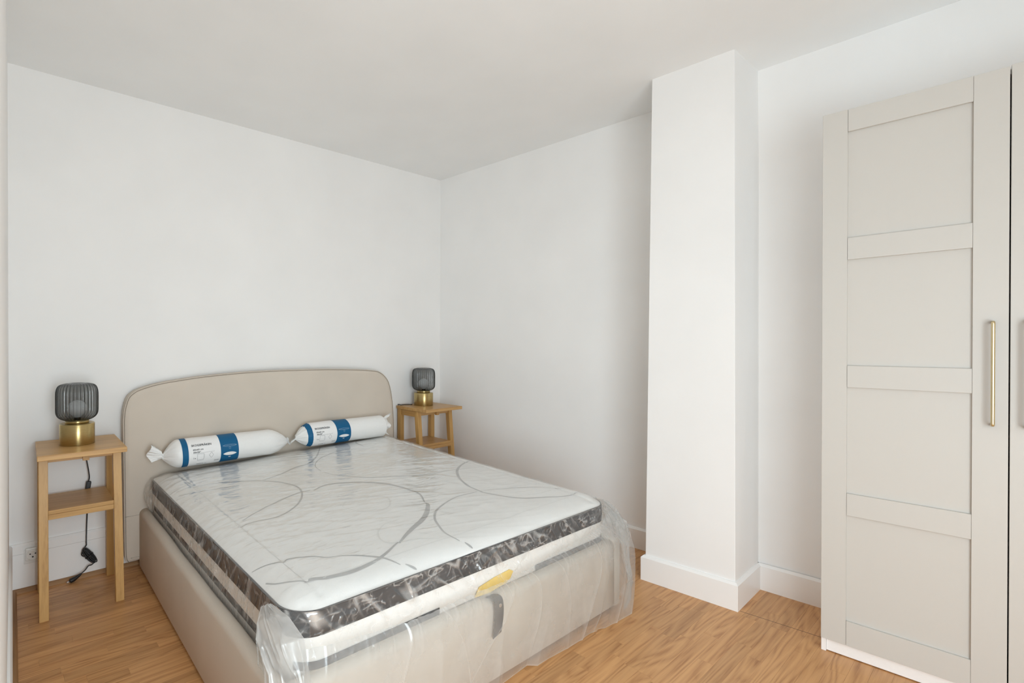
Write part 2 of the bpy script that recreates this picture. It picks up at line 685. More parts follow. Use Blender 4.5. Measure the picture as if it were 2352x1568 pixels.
def rw(x, y, z=None):
    a = x * math.cos(TR) - y * math.sin(TR)
    b = x * math.sin(TR) + y * math.cos(TR)
    return (a, b) if z is None else (a, b, z)


# floor: sub floor slab + every oak stave in view as an object of its own
fl = struct(obj('floor', box(XL - 0.1, 0.6, YF - 0.1, 0.1, -0.06, -0.0082), 'floor'))
SW = 0.0580
SLEN = [0.30, 0.36, 0.42, 0.48, 0.55]
stave_me = []
for L in SLEN:
    bm = box(-L / 2 + 0.00012, L / 2 - 0.00012, -SW / 2 + 0.00012, SW / 2 - 0.00012, -0.008, 0)
    top = [e for e in bm.edges if all(v.co.z > -0.001 for v in e.verts)]
    bmesh.ops.bevel(bm, geom=top, offset=0.0002, segments=1, affect='EDGES')
    me = bpy.data.meshes.new('floor_stave')
    bm.to_mesh(me)
    bm.free()
    me.materials.append(MAT['floor'])
    stave_me.append(me)


def in_view(x, y):
    if -2.58 < x < -0.78 and -1.98 < y < -0.05:
        return False
    if y < -3.15 or x > 0.2 or (x > -0.42 and y < -2.78) or (x > -0.25 and -2.38 < y < -1.95):
        return False
    return True


rest = bmesh.new()
row = 0
y = -0.005 - SW / 2
rr = random.Random(3)
n_st = 0
while y > YF:
    x = XL - rr.random() * 0.4
    last = -1
    while x < 0.30:
        k = rr.randrange(len(SLEN))
        L = SLEN[k]
        xc = x + L / 2
        if xc + L / 2 > 0.32 or xc - L / 2 < XL - 0.2:
            pass
        vis = in_view(xc, y) or in_view(xc - L / 2, y) or in_view(xc + L / 2, y)
        if vis and n_st < 299:
            o = bpy.data.objects.new('floor_stave', stave_me[k])
            o.location = (xc, y, 0)
            link(o, fl)
            n_st += 1
        else:
            add_box(rest, x + 0.0002, x + L - 0.0002, y - SW / 2 + 0.0002, y + SW / 2 - 0.0002, -0.008, 0)
        x += L
    y -= SW
o = obj('floor_stave_remainder', rest, 'floor', fl)
o['kind'] = 'stuff'

# threshold strips in the floor: filler boards along the right wall, set a hair proud with open joints
bm = bmesh.new()
add_box(bm, -0.0012, 0.0012, -0.75, 0.0, -0.006, 0.0004)
o = obj('floor_joint', bm, 'black', fl)
o.location = (-0.278, -2.42, 0)
o.rotation_euler = (0, 0, math.radians(6.8))

# ceiling
V = [(XL - .05, 0.02, HC), (0.0, 0.0, HC + 0.022), (0.161, -1.806, HC), (0.30, YF - 0.1, HC), (XL - .05, YF - 0.1, HC)]
pts = [(XL - 0.1, 0.12), (0.05, 0.12), (0.45, -1.8), (0.60, YF - 0.15), (XL - 0.1, YF - 0.15)]
zc = [HC, HC + 0.022, HC, HC, HC]
bm = bmesh.new()
bot = [bm.verts.new((p[0], p[1], z)) for p, z in zip(pts, zc)]
topv = [bm.verts.new((p[0], p[1], HC + 0.12)) for p in pts]
mid = bm.verts.new((-1.6, -1.8, HC))
for i in range(5):
    j = (i + 1) % 5
    bm.faces.new((bot[i], bot[j], mid))
    bm.faces.new((bot[i], topv[i], topv[j], bot[j]))
bm.faces.new(topv)
struct(obj('ceiling', bm, 'ceiling'))

# walls
struct(obj('wall_back', box(XL - 0.12, 0.30, 0, 0.12, -0.06, HC + 0.1), 'wall'))
bm = bmesh.new()
add_box(bm, XL - 0.12, XL, YF - 0.12, -4.42, -0.06, HC + 0.1)
add_box(bm, XL - 0.12, XL, -3.58, 0.0, -0.06, HC + 0.1)
add_box(bm, XL - 0.12, XL, -4.42, -3.58, -0.06, 0.20)
add_box(bm, XL - 0.12, XL, -4.42, -3.58, 1.95, HC + 0.1)
struct(obj('wall_left', bm, 'wall'))
# right wall in two stretches (the far one lies slightly deeper), with the boxed pillar between
A0 = (-0.012, 0.0)
A1 = rw(0, -2.0)
bm = hexa([(A0[0], 0, -.06), (A1[0], A1[1], -.06), (A1[0] + .15, A1[1], -.06), (0.15, 0, -.06),
           (0.0, 0, HC + .1), (0.135, A1[1], HC + .1), (A1[0] + .15, A1[1], HC + .1), (0.15, 0, HC + .1)])
struct(obj('wall_right', bm, 'wall'))
B0 = rw(-0.0468, -2.385)
B1 = rw(-0.0468, YF - 0.25)
bm = hexa([(B0[0], -2.2, -.06), (B1[0], B1[1], -.06), (B1[0] + .15, B1[1], -.06), (B0[0] + .15, -2.2, -.06),
           (0.088, -2.2, HC + .1), (B1[0], B1[1], HC + .1), (B1[0] + .15, B1[1], HC + .1), (B0[0] + .15, -2.2, HC + .1)])
o = struct(obj('wall_right_near', bm, 'wall'))
# pillar (out of plumb as in the photo)
pb = [(-0.3170, -1.978), (-0.284, -2.402), (0.20, -2.394), (0.20, -1.985)]
pt = [(-0.282, -1.995), (-0.246, -2.379), (0.20, -2.388), (0.20, -1.995)]
bm = hexa([(*pb[0], -.06), (*pb[1], -.06), (*pb[2], -.06), (*pb[3], -.06), (*pt[0], HC + .08), (*pt[1], HC + .08), (*pt[2], HC + .08), (*pt[3], HC + .08)])
struct(obj('wall_pillar', bm, 'wall', bevel=0.003))

# window wall behind the camera: glazed balcony door, and a second one in the left wall
bm = bmesh.new()
DX0, DX1, DZ0, DZ1 = -3.20, -2.20, 0.12, 2.25
add_box(bm, XL - .12, DX0, YF - .12, YF, -.06, HC + .1)
add_box(bm, DX1, 0.6, YF - .12, YF, -.06, HC + .1)
add_box(bm, DX0, DX1, YF - .12, YF, -.06, DZ0)
add_box(bm, DX0, DX1, YF - .12, YF, DZ1, HC + .1)
struct(obj('wall_front', bm, 'wall'))
SY0, SY1, SZ0, SZ1 = -4.42, -3.58, 0.20, 1.95
win = bpy.data.objects.new('window_1', None)
link(win)
win['kind'] = 'structure'
mx_ = (DX0 + DX1) / 2
for (a, b, c, d) in ((DX0, DX1, DZ0, DZ0 + .05), (DX0, DX1, DZ1 - .05, DZ1), (DX0, DX0 + .05, DZ0 + .05, DZ1 - .05), (DX1 - .05, DX1, DZ0 + .05, DZ1 - .05), (mx_ - .02, mx_ + .02, DZ0 + .05, DZ1 - .05)):
    obj('window_frame', box(a, b, YF - .09, YF - .04, c, d), 'trim', win, bevel=.004)
win = bpy.data.objects.new('window_2', None)
link(win)
win['kind'] = 'structure'
for (a, b, c, d) in ((SY0, SY1, SZ0, SZ0 + .05), (SY0, SY1, SZ1 - .05, SZ1), (SY0, SY0 + .05, SZ0 + .05, SZ1 - .05), (SY1 - .05, SY1, SZ0 + .05, SZ1 - .05)):
    obj('window_frame', box(XL - .09, XL - .04, a, b, c, d), 'trim', win, bevel=.004)

# baseboards ------------------------------------------------------------
BH = 0.262
bb = bpy.data.objects.new('baseboard_back', None)
link(bb)
bb['kind'] = 'structure'
obj('lower_board', sweep([(-0.02, 0), (XL, 0)][::-1], [(0, 0.0), (0.016, 0.0), (0.016, BH - 0.056), (0, BH - 0.056)]), 'trim', bb)
obj('cap_board', sweep([(-0.02, 0), (XL, 0)][::-1], [(0, BH - 0.0545), (0.0175, BH - 0.0545), (0.0175, BH - 0.012), (0.010, BH), (0, BH)]), 'trim', bb)
bb = bpy.data.objects.new('baseboard_left', None)
link(bb)
bb['kind'] = 'structure'
obj('lower_board', sweep([(XL, -3.5), (XL, -0.017)], [(0, 0.0), (0.013, 0.0), (0.013, BH - 0.05), (0, BH - 0.05)]), 'trim', bb)
obj('cap_board', sweep([(XL, -3.5), (XL, -0.018)], [(0, BH - 0.049), (0.0150, BH - 0.049), (0.0150, BH - 0.012), (0.009, BH), (0, BH)]), 'trim', bb)


def chamfer_prof(h, t):
    return [(-0.003, 0.0), (t, 0.0), (t, h - 0.012), (t * 0.35, h), (-0.003, h)]


HB = 0.137
P0 = (0.002 - 0.012, -0.02)
w1 = rw(0.0, -1.975)
struct(obj('baseboard_right', sweep([P0, w1], chamfer_prof(HB, 0.016)), 'trim'))
struct(obj('baseboard_pillar', sweep([(w1[0], -1.978), (-0.3175, -1.978), (-0.2845, -2.401), (B0[0] + .02, -2.394)], chamfer_prof(0.142, 0.016)), 'trim'))
wB = rw(-0.0468, -2.9)
struct(obj('baseboard_right_near', sweep([(B0[0] - .0005, -2.385), wB], chamfer_prof(0.142, 0.016)), 'trim'))
# wooden quarter-round along the old boards
q = [(0.0, 0.0), (0.020, 0.0), (0.019, 0.009), (0.013, 0.017), (0.004, 0.021), (0.0, 0.021)]
struct(obj('trim_1', sweep([(XL + 0.01, -0.016), (-0.75, -0.016)], q), 'beading'))
struct(obj('trim_2', sweep([(XL + 0.013, -3.5), (XL + 0.013, -0.018)], q), 'beading_y'))

# wall socket on the back board
t = empty('wall_socket', 'white round-faced wall socket low on the baseboard behind the left stand', 'socket', (-3.168, -0.016, 0.197))
obj('back_plate', box(-0.036, 0.036, -0.006, 0, -0.048, 0.030), 'socket', t, bevel=0.003)
bm = box(-0.030, 0.030, -0.0195, -0.006, -0.030, 0.040)
obj('housing', bm, 'socket', t, bevel=0.008, seg=3)
bm = lathe([(0.029, 0), (0.029, 0.006), (0.026, 0.007), (0.026, 0.002), (0.0, 0.002)], 40)
bmesh.ops.rotate(bm, verts=bm.verts[:], matrix=Matrix.Rotation(math.radians(90), 3, 'X'))
obj('face_ring', bm, 'socket', t, smooth=False, loc=(0.004, -0.0195, 0.002))
for dx, dz, rr_ in ((-0.012, 0.006, 0.0035), (0.012, 0.006, 0.0035), (0.0, -0.011, 0.0042)):
    bm = lathe([(rr_, 0), (rr_, 0.001), (0, 0.001)], 16)
    bmesh.ops.rotate(bm, verts=bm.verts[:], matrix=Matrix.Rotation(math.radians(90), 3, 'X'))
    obj('pin_hole', bm, 'ink', t, loc=(0.004 + dx, -0.0218, 0.002 + dz))

# ------------------------------------------------------------------ bed (local frame: x across, -y towards the foot)
BX, BYAW = -2.6375, math.radians(-0.45479)


def bed_root(name, label, cat):
    return empty(name, label, cat, (BX, 0, 0), BYAW)


bed = bed_root('bed_frame', 'beige upholstered double bed frame with a tall rounded headboard', 'bed')
BW, BL = 1.925, 2.02
# headboard: closed outline extruded, rounded corners
out = [(-2.700, 0.055), (-2.7135, 0.10), (-2.717, 0.333), (-2.7215, 0.816), (-2.7205, 0.93), (-2.711, 0.990), (-2.694, 1.039), (-2.668, 1.065), (-2.637, 1.083), (-2.56, 1.106), (-2.462, 1.124), (-2.246, 1.149), (-1.98, 1.165),
       (-1.721, 1.171), (-1.36, 1.169), (-1.037, 1.157), (-0.863, 1.141), (-0.810, 1.126), (-0.772, 1.102), (-0.735, 1.065), (-0.712, 1.020), (-0.690, 0.938), (-0.672, 0.80), (-0.664, 0.60), (-0.664, 0.10), (-0.68, 0.055)]
out = catmull([(x - BX, 0, z) for x, z in out], 4)
out2 = [(p.x, p.z) for p in out]
cxm = 0.945


def inset(poly, d):
    n = len(poly)
    r = []
    for i in range(n):
        a = Vector(poly[i - 1])
        b = Vector(poly[i])
        c = Vector(poly[(i + 1) % n])
        e1 = (b - a)
        e2 = (c - b)
        if e1.length < 1e-6:
            e1 = e2
        if e2.length < 1e-6:
            e2 = e1
        e1.normalize()
        e2.normalize()
        nn = Vector((e1.y, -e1.x)) + Vector((e2.y, -e2.x))
        nn = nn.normalized() if nn.length > 1e-6 else Vector((e1.y, -e1.x))
        r.append((b.x + nn.x * d, b.y + nn.y * d))
    return r


def loft_xz(layers):
    """layers: list of (poly, y)"""
    bm = bmesh.new()
    rings = [[bm.verts.new((x, y, z)) for x, z in poly] for poly, y in layers]
    n = len(rings[0])
    for a, b in zip(rings, rings[1:]):
        for i in range(n):
            bm.faces.new((a[i], a[(i + 1) % n], b[(i + 1) % n], b[i]))
    bm.faces.new(rings[0][::-1])
    bm.faces.new(rings[-1])
    return bm


# the outline runs clockwise seen from the front, so inset direction is to its right
hb = obj('headboard', loft_xz([(out2, -0.022), (out2, -0.096), (inset(out2, 0.004), -0.104), (inset(out2, 0.010), -0.108), (inset(out2, 0.03), -0.1115)]), 'linen', bed)
for p in hb.data.polygons:
    p.use_smooth = len(p.vertices) == 4
bm = bmesh.new()
pp = [(x, -0.1035, z) for x, z in inset(out2, 0.001)]
tube(bm, pp, 0.0036, 6, smooth=False)
obj('piping', bm, 'linen', hb, smooth=True)
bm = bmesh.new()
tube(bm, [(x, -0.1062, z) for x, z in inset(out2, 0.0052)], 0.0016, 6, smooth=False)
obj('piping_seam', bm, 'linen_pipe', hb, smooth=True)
obj('seam', box(-0.078, BW + 0.04, -0.1125, -0.1105, 0.330, 0.3312), 'linen_pipe', hb)


def rail_poly(w, h, r_out, r_in):
    """cross section: x from 0 (outside) to w (inside)"""
    p = [(0.004, 0.02), (0.0, 0.026)]
    for k in range(7):
        a = math.pi * (1 - k / 12)
        p.append((r_out + r_out * math.cos(a), h - r_out + r_out * math.sin(a)))
    for k in range(7):
        a = math.pi / 2 * (1 - k / 6)
        p.append((w - r_in + r_in * math.cos(a), h - r_in + r_in * math.sin(a)))
    p += [(w, 0.02)]
    return p


def rail(name, frame, length, w=0.051, h=0.362, label=None):
    """frame(s, o, z) -> xyz ; s along, o inward"""
    bm = bmesh.new()
    prof = rail_poly(w, h, 0.032, 0.015)
    ns = 24
    rings = []
    for i in range(ns + 1):
        s = i / ns * length
        sag = 0.003 * math.sin(s * 5) + 0.002 * math.sin(s * 13 + 1)
        rings.append([bm.verts.new(frame(s, o, z + (sag if z > 0.2 else 0))) for o, z in prof])
    m = len(prof)
    for a, b in zip(rings, rings[1:]):
        for j in range(m):
            bm.faces.new((a[j], a[(j + 1) % m], b[(j + 1) % m], b[j]))
    bm.faces.new(rings[0])
    bm.faces.new(rings[-1][::-1])
    o = obj(name, bm, 'linen', bed)
    for p in o.data.polygons:
        p.use_smooth = len(p.vertices) == 4
    return o


rail('side_rail', lambda s, o, z: (o, -0.108 - s, z), BL - 0.108)
rail('side_rail', lambda s, o, z: (BW - o, -0.108 - s, z), BL - 0.108)
ft = rail('foot_panel', lambda s, o, z: (0.0555 + s, -BL + o, z), BW - 0.111, h=0.352)
for lx, ly in ((0.03, -0.16), (BW - 0.03, -0.16), (0.04, -BL + 0.04), (BW - 0.04, -BL + 0.04)):
    obj('foot', prism([(lx - .02, ly - .02), (lx + .02, ly - .02), (lx + .02, ly + .02), (lx - .02, ly + .02)], 0, 0.022), 'black', bed)
obj('slat_base', box(0.056, BW - 0.056, -BL + 0.056, -0.115, 0.17, 0.20), 'black', bed)


def bed_pt(x, y, z):
    """world to bed local"""
    c, s = math.cos(BYAW), math.sin(BYAW)
    dx, dy = x - BX, y
    return (dx * c + dy * s, -dx * s + dy * c, z)


# pull strap on the foot panel
S = [(0.930, -2.000, 0.352), (0.936, -2.022, 0.358), (0.943, -2.034, 0.345), (0.948, -2.036, 0.31), (0.948, -2.035, 0.27), (0.944, -2.033, 0.235), (0.941, -2.030, 0.205)]
S = catmull(S, 5)
rowa = []
for i, p in enumerate(S):
    tt = i / (len(S) - 1)
    hw = 0.024
    rowa.append([(p.x - hw, p.y, p.z - 0.006 * tt), (p.x - hw, p.y - 0.004, p.z - 0.006 * tt), (p.x + hw, p.y - 0.004, p.z + 0.006 * tt), (p.x + hw, p.y, p.z + 0.006 * tt)])
st = grid_obj('pull_strap', np.array(rowa), 'strap', bed, smooth=False, close_v=True)
bm = lathe([(0.008, 0), (0.0075, 0.002), (0.004, 0.003), (0, 0.003)], 20)
bmesh.ops.rotate(bm, verts=bm.verts[:], matrix=Matrix.Rotation(math.radians(90), 3, 'X'))
obj('snap_stud', bm, 'steel', st, loc=(0.950, -2.0405, 0.325))

# ------------------------------------------------------------------ mattress
mat = bed_root('mattress', 'white double mattress with grey swirl quilting and a charcoal side band', 'mattress')
MX0, MX1, MY0, MY1 = 0.066, 1.858, -0.135, -1.995
RC = 0.105


OUT_SIGN = 1


def outline(n_c=14, step=0.03, off=0.0):
    """rounded rectangle, starts at back-left, goes down the left side, along the foot, up the right side; corners radius RC at the foot, small at the head"""
    x0, x1, y0, y1 = MX0, MX1, MY0, MY1
    pts = []

    def seg(a, b):
        n = max(2, int(math.hypot(b[0] - a[0], b[1] - a[1]) / step))
        for i in range(n):
            pts.append((a[0] + (b[0] - a[0]) * i / n, a[1] + (b[1] - a[1]) * i / n))

    def arc(c, r, a0, a1, n):
        for i in range(n):
            a = a0 + (a1 - a0) * i / n
            pts.append((c[0] + r * math.cos(a), c[1] + r * math.sin(a)))
    r = RC
    rh = 0.05
    seg((x0, y0 - rh), (x0, y1 + r))
    arc((x0 + r, y1 + r), r, math.pi, 1.5 * math.pi, n_c)
    seg((x0 + r, y1), (x1 - r, y1))
    arc((x1 - r, y1 + r), r, 1.5 * math.pi, 2 * math.pi, n_c)
    seg((x1, y1 + r), (x1, y0 - rh))
    arc((x1 - rh, y0 - rh), rh, 0, math.pi / 2, 6)
    seg((x1 - rh, y0), (x0 + rh, y0))
    arc((x0 + rh, y0 - rh), rh, math.pi / 2, math.pi, 6)
    if off:
        a = np.array(pts)
        d = np.roll(a, -1, 0) - np.roll(a, 1, 0)
        d /= np.linalg.norm(d, axis=1)[:, None]
        pts = a + np.column_stack([d[:, 1], -d[:, 0]]) * -off * -1 * OUT_SIGN
    return pts


def edge_z(x, y):
    """height of the top seam: rises towards the head on the right side"""
    return 0.546 + 0.055 * np.clip((x - MX0) / (MX1 - MX0), 0, 1) * np.clip(1 + (y - MY0) / 1.86, 0, 1)


def rr_dist(x, y, off=0.0):
    """signed distance inside the rounded rectangle (positive inside)"""
    cx_, cy_ = (MX0 + MX1) / 2, (MY0 + MY1) / 2
    hx, hy = (MX1 - MX0) / 2 + off - RC, (MY0 - MY1) / 2 + off - RC
    qx = np.abs(x - cx_) - hx
    qy = np.abs(y - cy_) - hy
    return -(np.hypot(np.maximum(qx, 0), np.maximum(qy, 0)) + np.minimum(np.maximum(qx, qy), 0) - RC)


def top_z(x, y):
    d = np.maximum(rr_dist(x, y), 0)
    z = edge_z(x, y) + 0.034 * (1 - np.exp(-d / 0.055))
    # quilting: a stitched border channel and soft puffs
    for sx in (MX0 + 0.115, MX1 - 0.115):
        z = z - 0.004 * np.exp(-((x - sx) / 0.010) ** 2) * (d > 0.03)
    z = z + 0.0025 * vnoise(x * 6, y * 6) + 0.0012 * vnoise(x * 22, y * 14)
    return z


# body ring stack
base = np.array(outline())
Zs = [(0.205, -0.010), (0.215, -0.002), (0.30, -0.002), (0.345, -0.001), (0.358, 0.0), (0.366, 0.001), (0.40, 0.003), (0.43, 0.006), (0.46, 0.002), (0.50, 0.004), (0.53, 0.003), (0.546, 0.0)]
cen = np.array([(MX0 + MX1) / 2, (MY0 + MY1) / 2])


def ring_at(off, z, dz_scale):
    P = np.array(outline(off=off))
    zz = z + (edge_z(P[:, 0], P[:, 1]) - 0.546) * dz_scale
    if z < 0.359:
        P[:, 1] = np.maximum(P[:, 1], -1.959)
    return np.column_stack([P, zz])


P = np.stack([ring_at(o_, z_, min(1, max(0, (z_ - 0.3) / 0.2))) for z_, o_ in Zs], 0)
bodyo = grid_obj('body', P, 'side_knit', mat, close_v=True)
# close the bottom
# top panel: polar-ish grid from the outline inwards
K = 46
rings = []
P0 = np.array(outline())
for k in range(K + 1):
    t_ = (k / K)
    f_ = 1 - (t_ ** 1.35)
    Q = cen + (P0 - cen) * f_
    z = top_z(Q[:, 0], Q[:, 1]) if k > 0 else edge_z(Q[:, 0], Q[:, 1])
    rings.append(np.column_stack([Q, z]))
top = grid_obj('quilted_top', np.stack(rings, 0), 'knit', mat, close_v=True)


def band(name, z0, z1, off, material, u0=None, u1=None, bulge=0.003):
    Q = []
    for z, o_ in ((z0, off - .002), (z0, off), ((z0 + z1) / 2, off + bulge), (z1, off), (z1, off - .002)):
        R_ = ring_at(o_, z, min(1, max(0, (z - 0.3) / 0.2)))
        Q.append(R_)
    Q = np.stack(Q, 0)
    if u0 is not None:
        ok = (Q[0, :, 1] < MY1 + 0.08) & (Q[0, :, 0] >= u0) & (Q[0, :, 0] <= u1)
        Q = Q[:, ok]
        return grid_obj(name, Q, material, mat)
    return grid_obj(name, Q, material, mat, close_v=True)


band('side_band', 0.466, 0.541, 0.006, 'band')
band('seam_piping', 0.5405, 0.5465, 0.004, 'band', bulge=0.0015)
band('lower_stripe', 0.366, 0.391, 0.0055, 'band', MX0 + 0.02, 0.672, 0.001)
band('lower_stripe', 0.366, 0.391, 0.0055, 'band', 1.22, MX1, 0.001)
# left side stripe
Q = []
for z, o_ in ((0.376, 0.003), (0.376, 0.0055), (0.404, 0.0055), (0.404, 0.003)):
    R_ = ring_at(o_, z, 0)
    ok = (base[:, 0] < MX0 + 0.001) & (base[:, 1] < -0.2)
    Q.append(R_[ok])
grid_obj('lower_stripe', np.stack(Q, 0), 'band', mat)

# yellow care tag on the foot side, slanted ends
bm = bmesh.new()
prof = [(0.845, 0.372), (0.870, 0.404), (0.96, 0.418), (1.055, 0.424), (1.078, 0.412), (1.06, 0.388), (1.03, 0.376), (0.93, 0.366)]
a = [bm.verts.new((x, MY1 - 0.0095, z)) for x, z in prof]
b = [bm.verts.new((x, MY1 - 0.0065, z)) for x, z in prof]
bm.faces.new(a)
bm.faces.new(b[::-1])
for i in range(len(a)):
    j = (i + 1) % len(a)
    bm.faces.new((a[i], b[i], b[j], a[j]))
o = obj('care_tag', bm, 'yellow', mat)
o['label'] = 'yellow tag on the foot side'
# small woven marks on the band near the right corner
bm = bmesh.new()
for i in range(6):
    xw = 1.665 + i * 0.009
    add_box(bm, xw, xw + 0.0016, MY1 - 0.0112, MY1 - 0.0098, 0.498, 0.508)
    if i % 2 == 0:
        add_box(bm, xw + 0.0016, xw + 0.0055, MY1 - 0.0112, MY1 - 0.0098, 0.5062, 0.508)
    if i % 3 != 1:
        add_box(bm, xw + 0.0016, xw + 0.0050, MY1 - 0.0112, MY1 - 0.0098, 0.498, 0.4996)
obj('woven_mark', bm, 'greyink', mat)

SWIRLS = [[[[0.207, -1.233], [0.353, -1.143], [0.455, -1.094], [0.561, -1.051], [0.653, -1.044]], 4], [[[0.662, -1.061], [0.762, -1.016], [0.873, -1.043], [0.952, -1.09], [1.038, -1.199], [1.076, -1.345], [1.069, -1.435], [1.009, -1.538]], 7], [[[1.009, -1.545], [0.99, -1.581], [0.882, -1.676], [0.731, -1.755], [0.613, -1.823]], 9], [[[0.615, -1.815], [0.475, -1.877], [0.353, -1.899], [0.258, -1.893], [0.19, -1.873], [0.167, -1.879]], 7], [[[0.175, -1.288], [0.257, -1.281], [0.347, -1.289], [0.448, -1.238], [0.543, -1.143], [0.604, -1.035], [0.622, -0.932], [0.587, -0.818], [0.518, -0.73], [0.426, -0.671], [0.316, -0.614], [0.175, -0.589]], 4], [[[0.076, -1.66], [0.106, -1.67], [0.174, -1.697], [0.202, -1.697], [0.283, -1.732], [0.316, -1.762], [0.369, -1.785]], 2.5], [[[0.369, -1.785], [0.422, -1.82], [0.462, -1.853], [0.496, -1.892], [0.519, -1.944]], 4], [[[0.538, -1.95], [0.555, -1.975], [0.560, -1.985]], 4.5], [[[0.08, -1.768], [0.106, -1.813], [0.172, -1.871]], 2], [[[1.454, -1.346], [1.388, -1.447], [1.365, -1.566], [1.367, -1.622], [1.431, -1.746], [1.54, -1.811], [1.688, -1.873], [1.80, -1.863]], 4], [[[1.387, -1.582], [1.558, -1.649], [1.677, -1.716], [1.798, -1.804]], 2.5], [[[1.339, -1.577], [1.202, -1.572], [1.069, -1.608], [0.971, -1.656], [0.904, -1.718], [0.866, -1.781], [0.835, -1.854], [0.835, -1.932]], 4], [[[0.848, -1.948], [0.851, -1.97], [0.852, -1.985]], 4.5], [[[1.204, -0.20], [1.117, -0.328], [1.011, -0.472], [0.906, -0.57], [0.792, -0.603], [0.656, -0.675], [0.518, -0.73]], 5], [[[1.548, -0.18], [1.456, -0.296], [1.442, -0.414]], 5], [[[1.298, -0.412], [1.175, -0.427], [1.011, -0.523], [0.909, -0.642], [0.876, -0.772]], 3], [[[0.878, -0.795], [0.9, -0.872], [0.98, -0.99], [1.059, -1.059], [1.156, -1.118], [1.33, -1.185], [1.65, -1.248]], 3], [[[1.81, -1.103], [1.644, -1.176], [1.521, -1.262], [1.421, -1.386], [1.376, -1.497]], 6], [[[0.649, -1.358], [0.697, -1.312], [0.765, -1.304], [0.847, -1.319], [0.901, -1.374], [0.866, -1.448], [0.805, -1.497], [0.723, -1.489], [0.672, -1.439], [0.649, -1.358]], -3], [[[0.763, -1.637], [0.681, -1.644], [0.607, -1.694], [0.572, -1.765], [0.597, -1.81], [0.694, -1.835], [0.778, -1.877]], -3], [[[0.09, -0.64], [0.151, -0.673], [0.237, -0.703], [0.362, -0.725]], 2]]


def ribbon(name, pts2, width, material, lift=0.0012, taper=True):
    c = catmull([(x, y, 0) for x, y in pts2], 10)
    A = []
    n = len(c)
    for i, p in enumerate(c):
        d = (c[min(i + 1, n - 1)] - c[max(i - 1, 0)])
        d.z = 0
        d.normalize()
        nn = Vector((-d.y, d.x, 0))
        s = i / (n - 1)
        w = width * ((0.35 + 0.65 * math.sin(math.pi * min(1, max(0, s)))) if taper else 1) / 2
        rowp = []
        for k in (-1, 0, 1):
            x_, y_ = p.x + nn.x * w * k, p.y + nn.y * w * k
            rowp.append((x_, y_, float(top_z(np.array(x_), np.array(y_))) + lift))
        A.append(rowp)
    return grid_obj(name, np.array(A), material, mat)


for pts2, w in SWIRLS:
    ribbon('knit_swirl', pts2, abs(w) * 0.0026, 'swirl' if w > 0 else 'swirl_faint', taper=abs(w) > 2.4)

for xs_ in (0.181, 1.743):
    ribbon('stitched_seam', [(xs_, -0.25), (xs_ + 0.002, -0.9), (xs_ - 0.004, -1.5), (xs_ - 0.008, -1.90)], 0.0035, 'swirl_faint', taper=False)
ribbon('stitched_seam', [(0.173, -1.885), (0.9, -1.89), (1.735, -1.885)], 0.0030, 'swirl_faint', taper=False)

# ------------------------------------------------------------------ plastic bag over the mattress
bag = bed_root('mattress_bag', 'clear crinkled plastic bag over the mattress, hanging loose at the foot', 'plastic bag')
# top film
rings = []
P0 = np.array(outline(step=0.012, n_c=26, off=0.012))
K = 150
for k in range(K + 1):
    f_ = 1 - (k / K) ** 1.25
    Q = cen + (P0 - cen) * f_
    z = top_z(Q[:, 0], Q[:, 1]) + 0.0065
    d = np.maximum(rr_dist(Q[:, 0], Q[:, 1], 0.012), 0)
    x_, y_ = Q[:, 0], Q[:, 1]
    left = np.exp(-(x_ - MX0) / 0.35)
    wr = 0.0042 * left * (ridge(x_ * 5 + y_ * 3, y_ * 26 - x_ * 8) - 0.4)
    wr = wr + 0.0022 * (ridge(x_ * 3.2 + 5, y_ * 17 + x_ * 5) - 0.4)
    wr = wr * np.clip(d / 0.02, 0.15, 1)
    # fold line across the bag where it was packed
    wr = wr + 0.0010 * np.exp(-(((x_ - 0.175) - 0.01 * np.sin(y_ * 6)) / 0.004) ** 2)
    z = z + np.maximum(wr, -0.0035)
    z = np.where(d < 0.012, z - (0.012 - d) * 0.3, z)
    rings.append(np.column_stack([Q, z]))
film_top = grid_obj('top_film', np.stack(rings, 0), 'film_top', bag, close_v=True)


def strip_film(name, base_fn, nu, nv, material):
    u = np.linspace(0, 1, nu)
    v = np.linspace(0, 1, nv)
    U, Vv = np.meshgrid(u, v, indexing='ij')
    r = base_fn(U, Vv)
    P, cr = r if isinstance(r, tuple) else (r, None)
    o = grid_obj(name, P, material, bag)
    if cr is not None:
        at = o.data.attributes.new('crease', 'FLOAT', 'POINT')
        at.data.foreach_set('value', np.clip(cr, -0.5, 1).astype(np.float32).ravel())
    return o


def path_interp(pts, U):
    pts = np.array(pts, float)
    s = np.concatenate([[0], np.cumsum(np.linalg.norm(np.diff(pts[:, :2], axis=0), axis=1))])
    s /= s[-1]
    return np.stack([np.interp(U, s, pts[:, i]) for i in range(pts.shape[1])], -1)


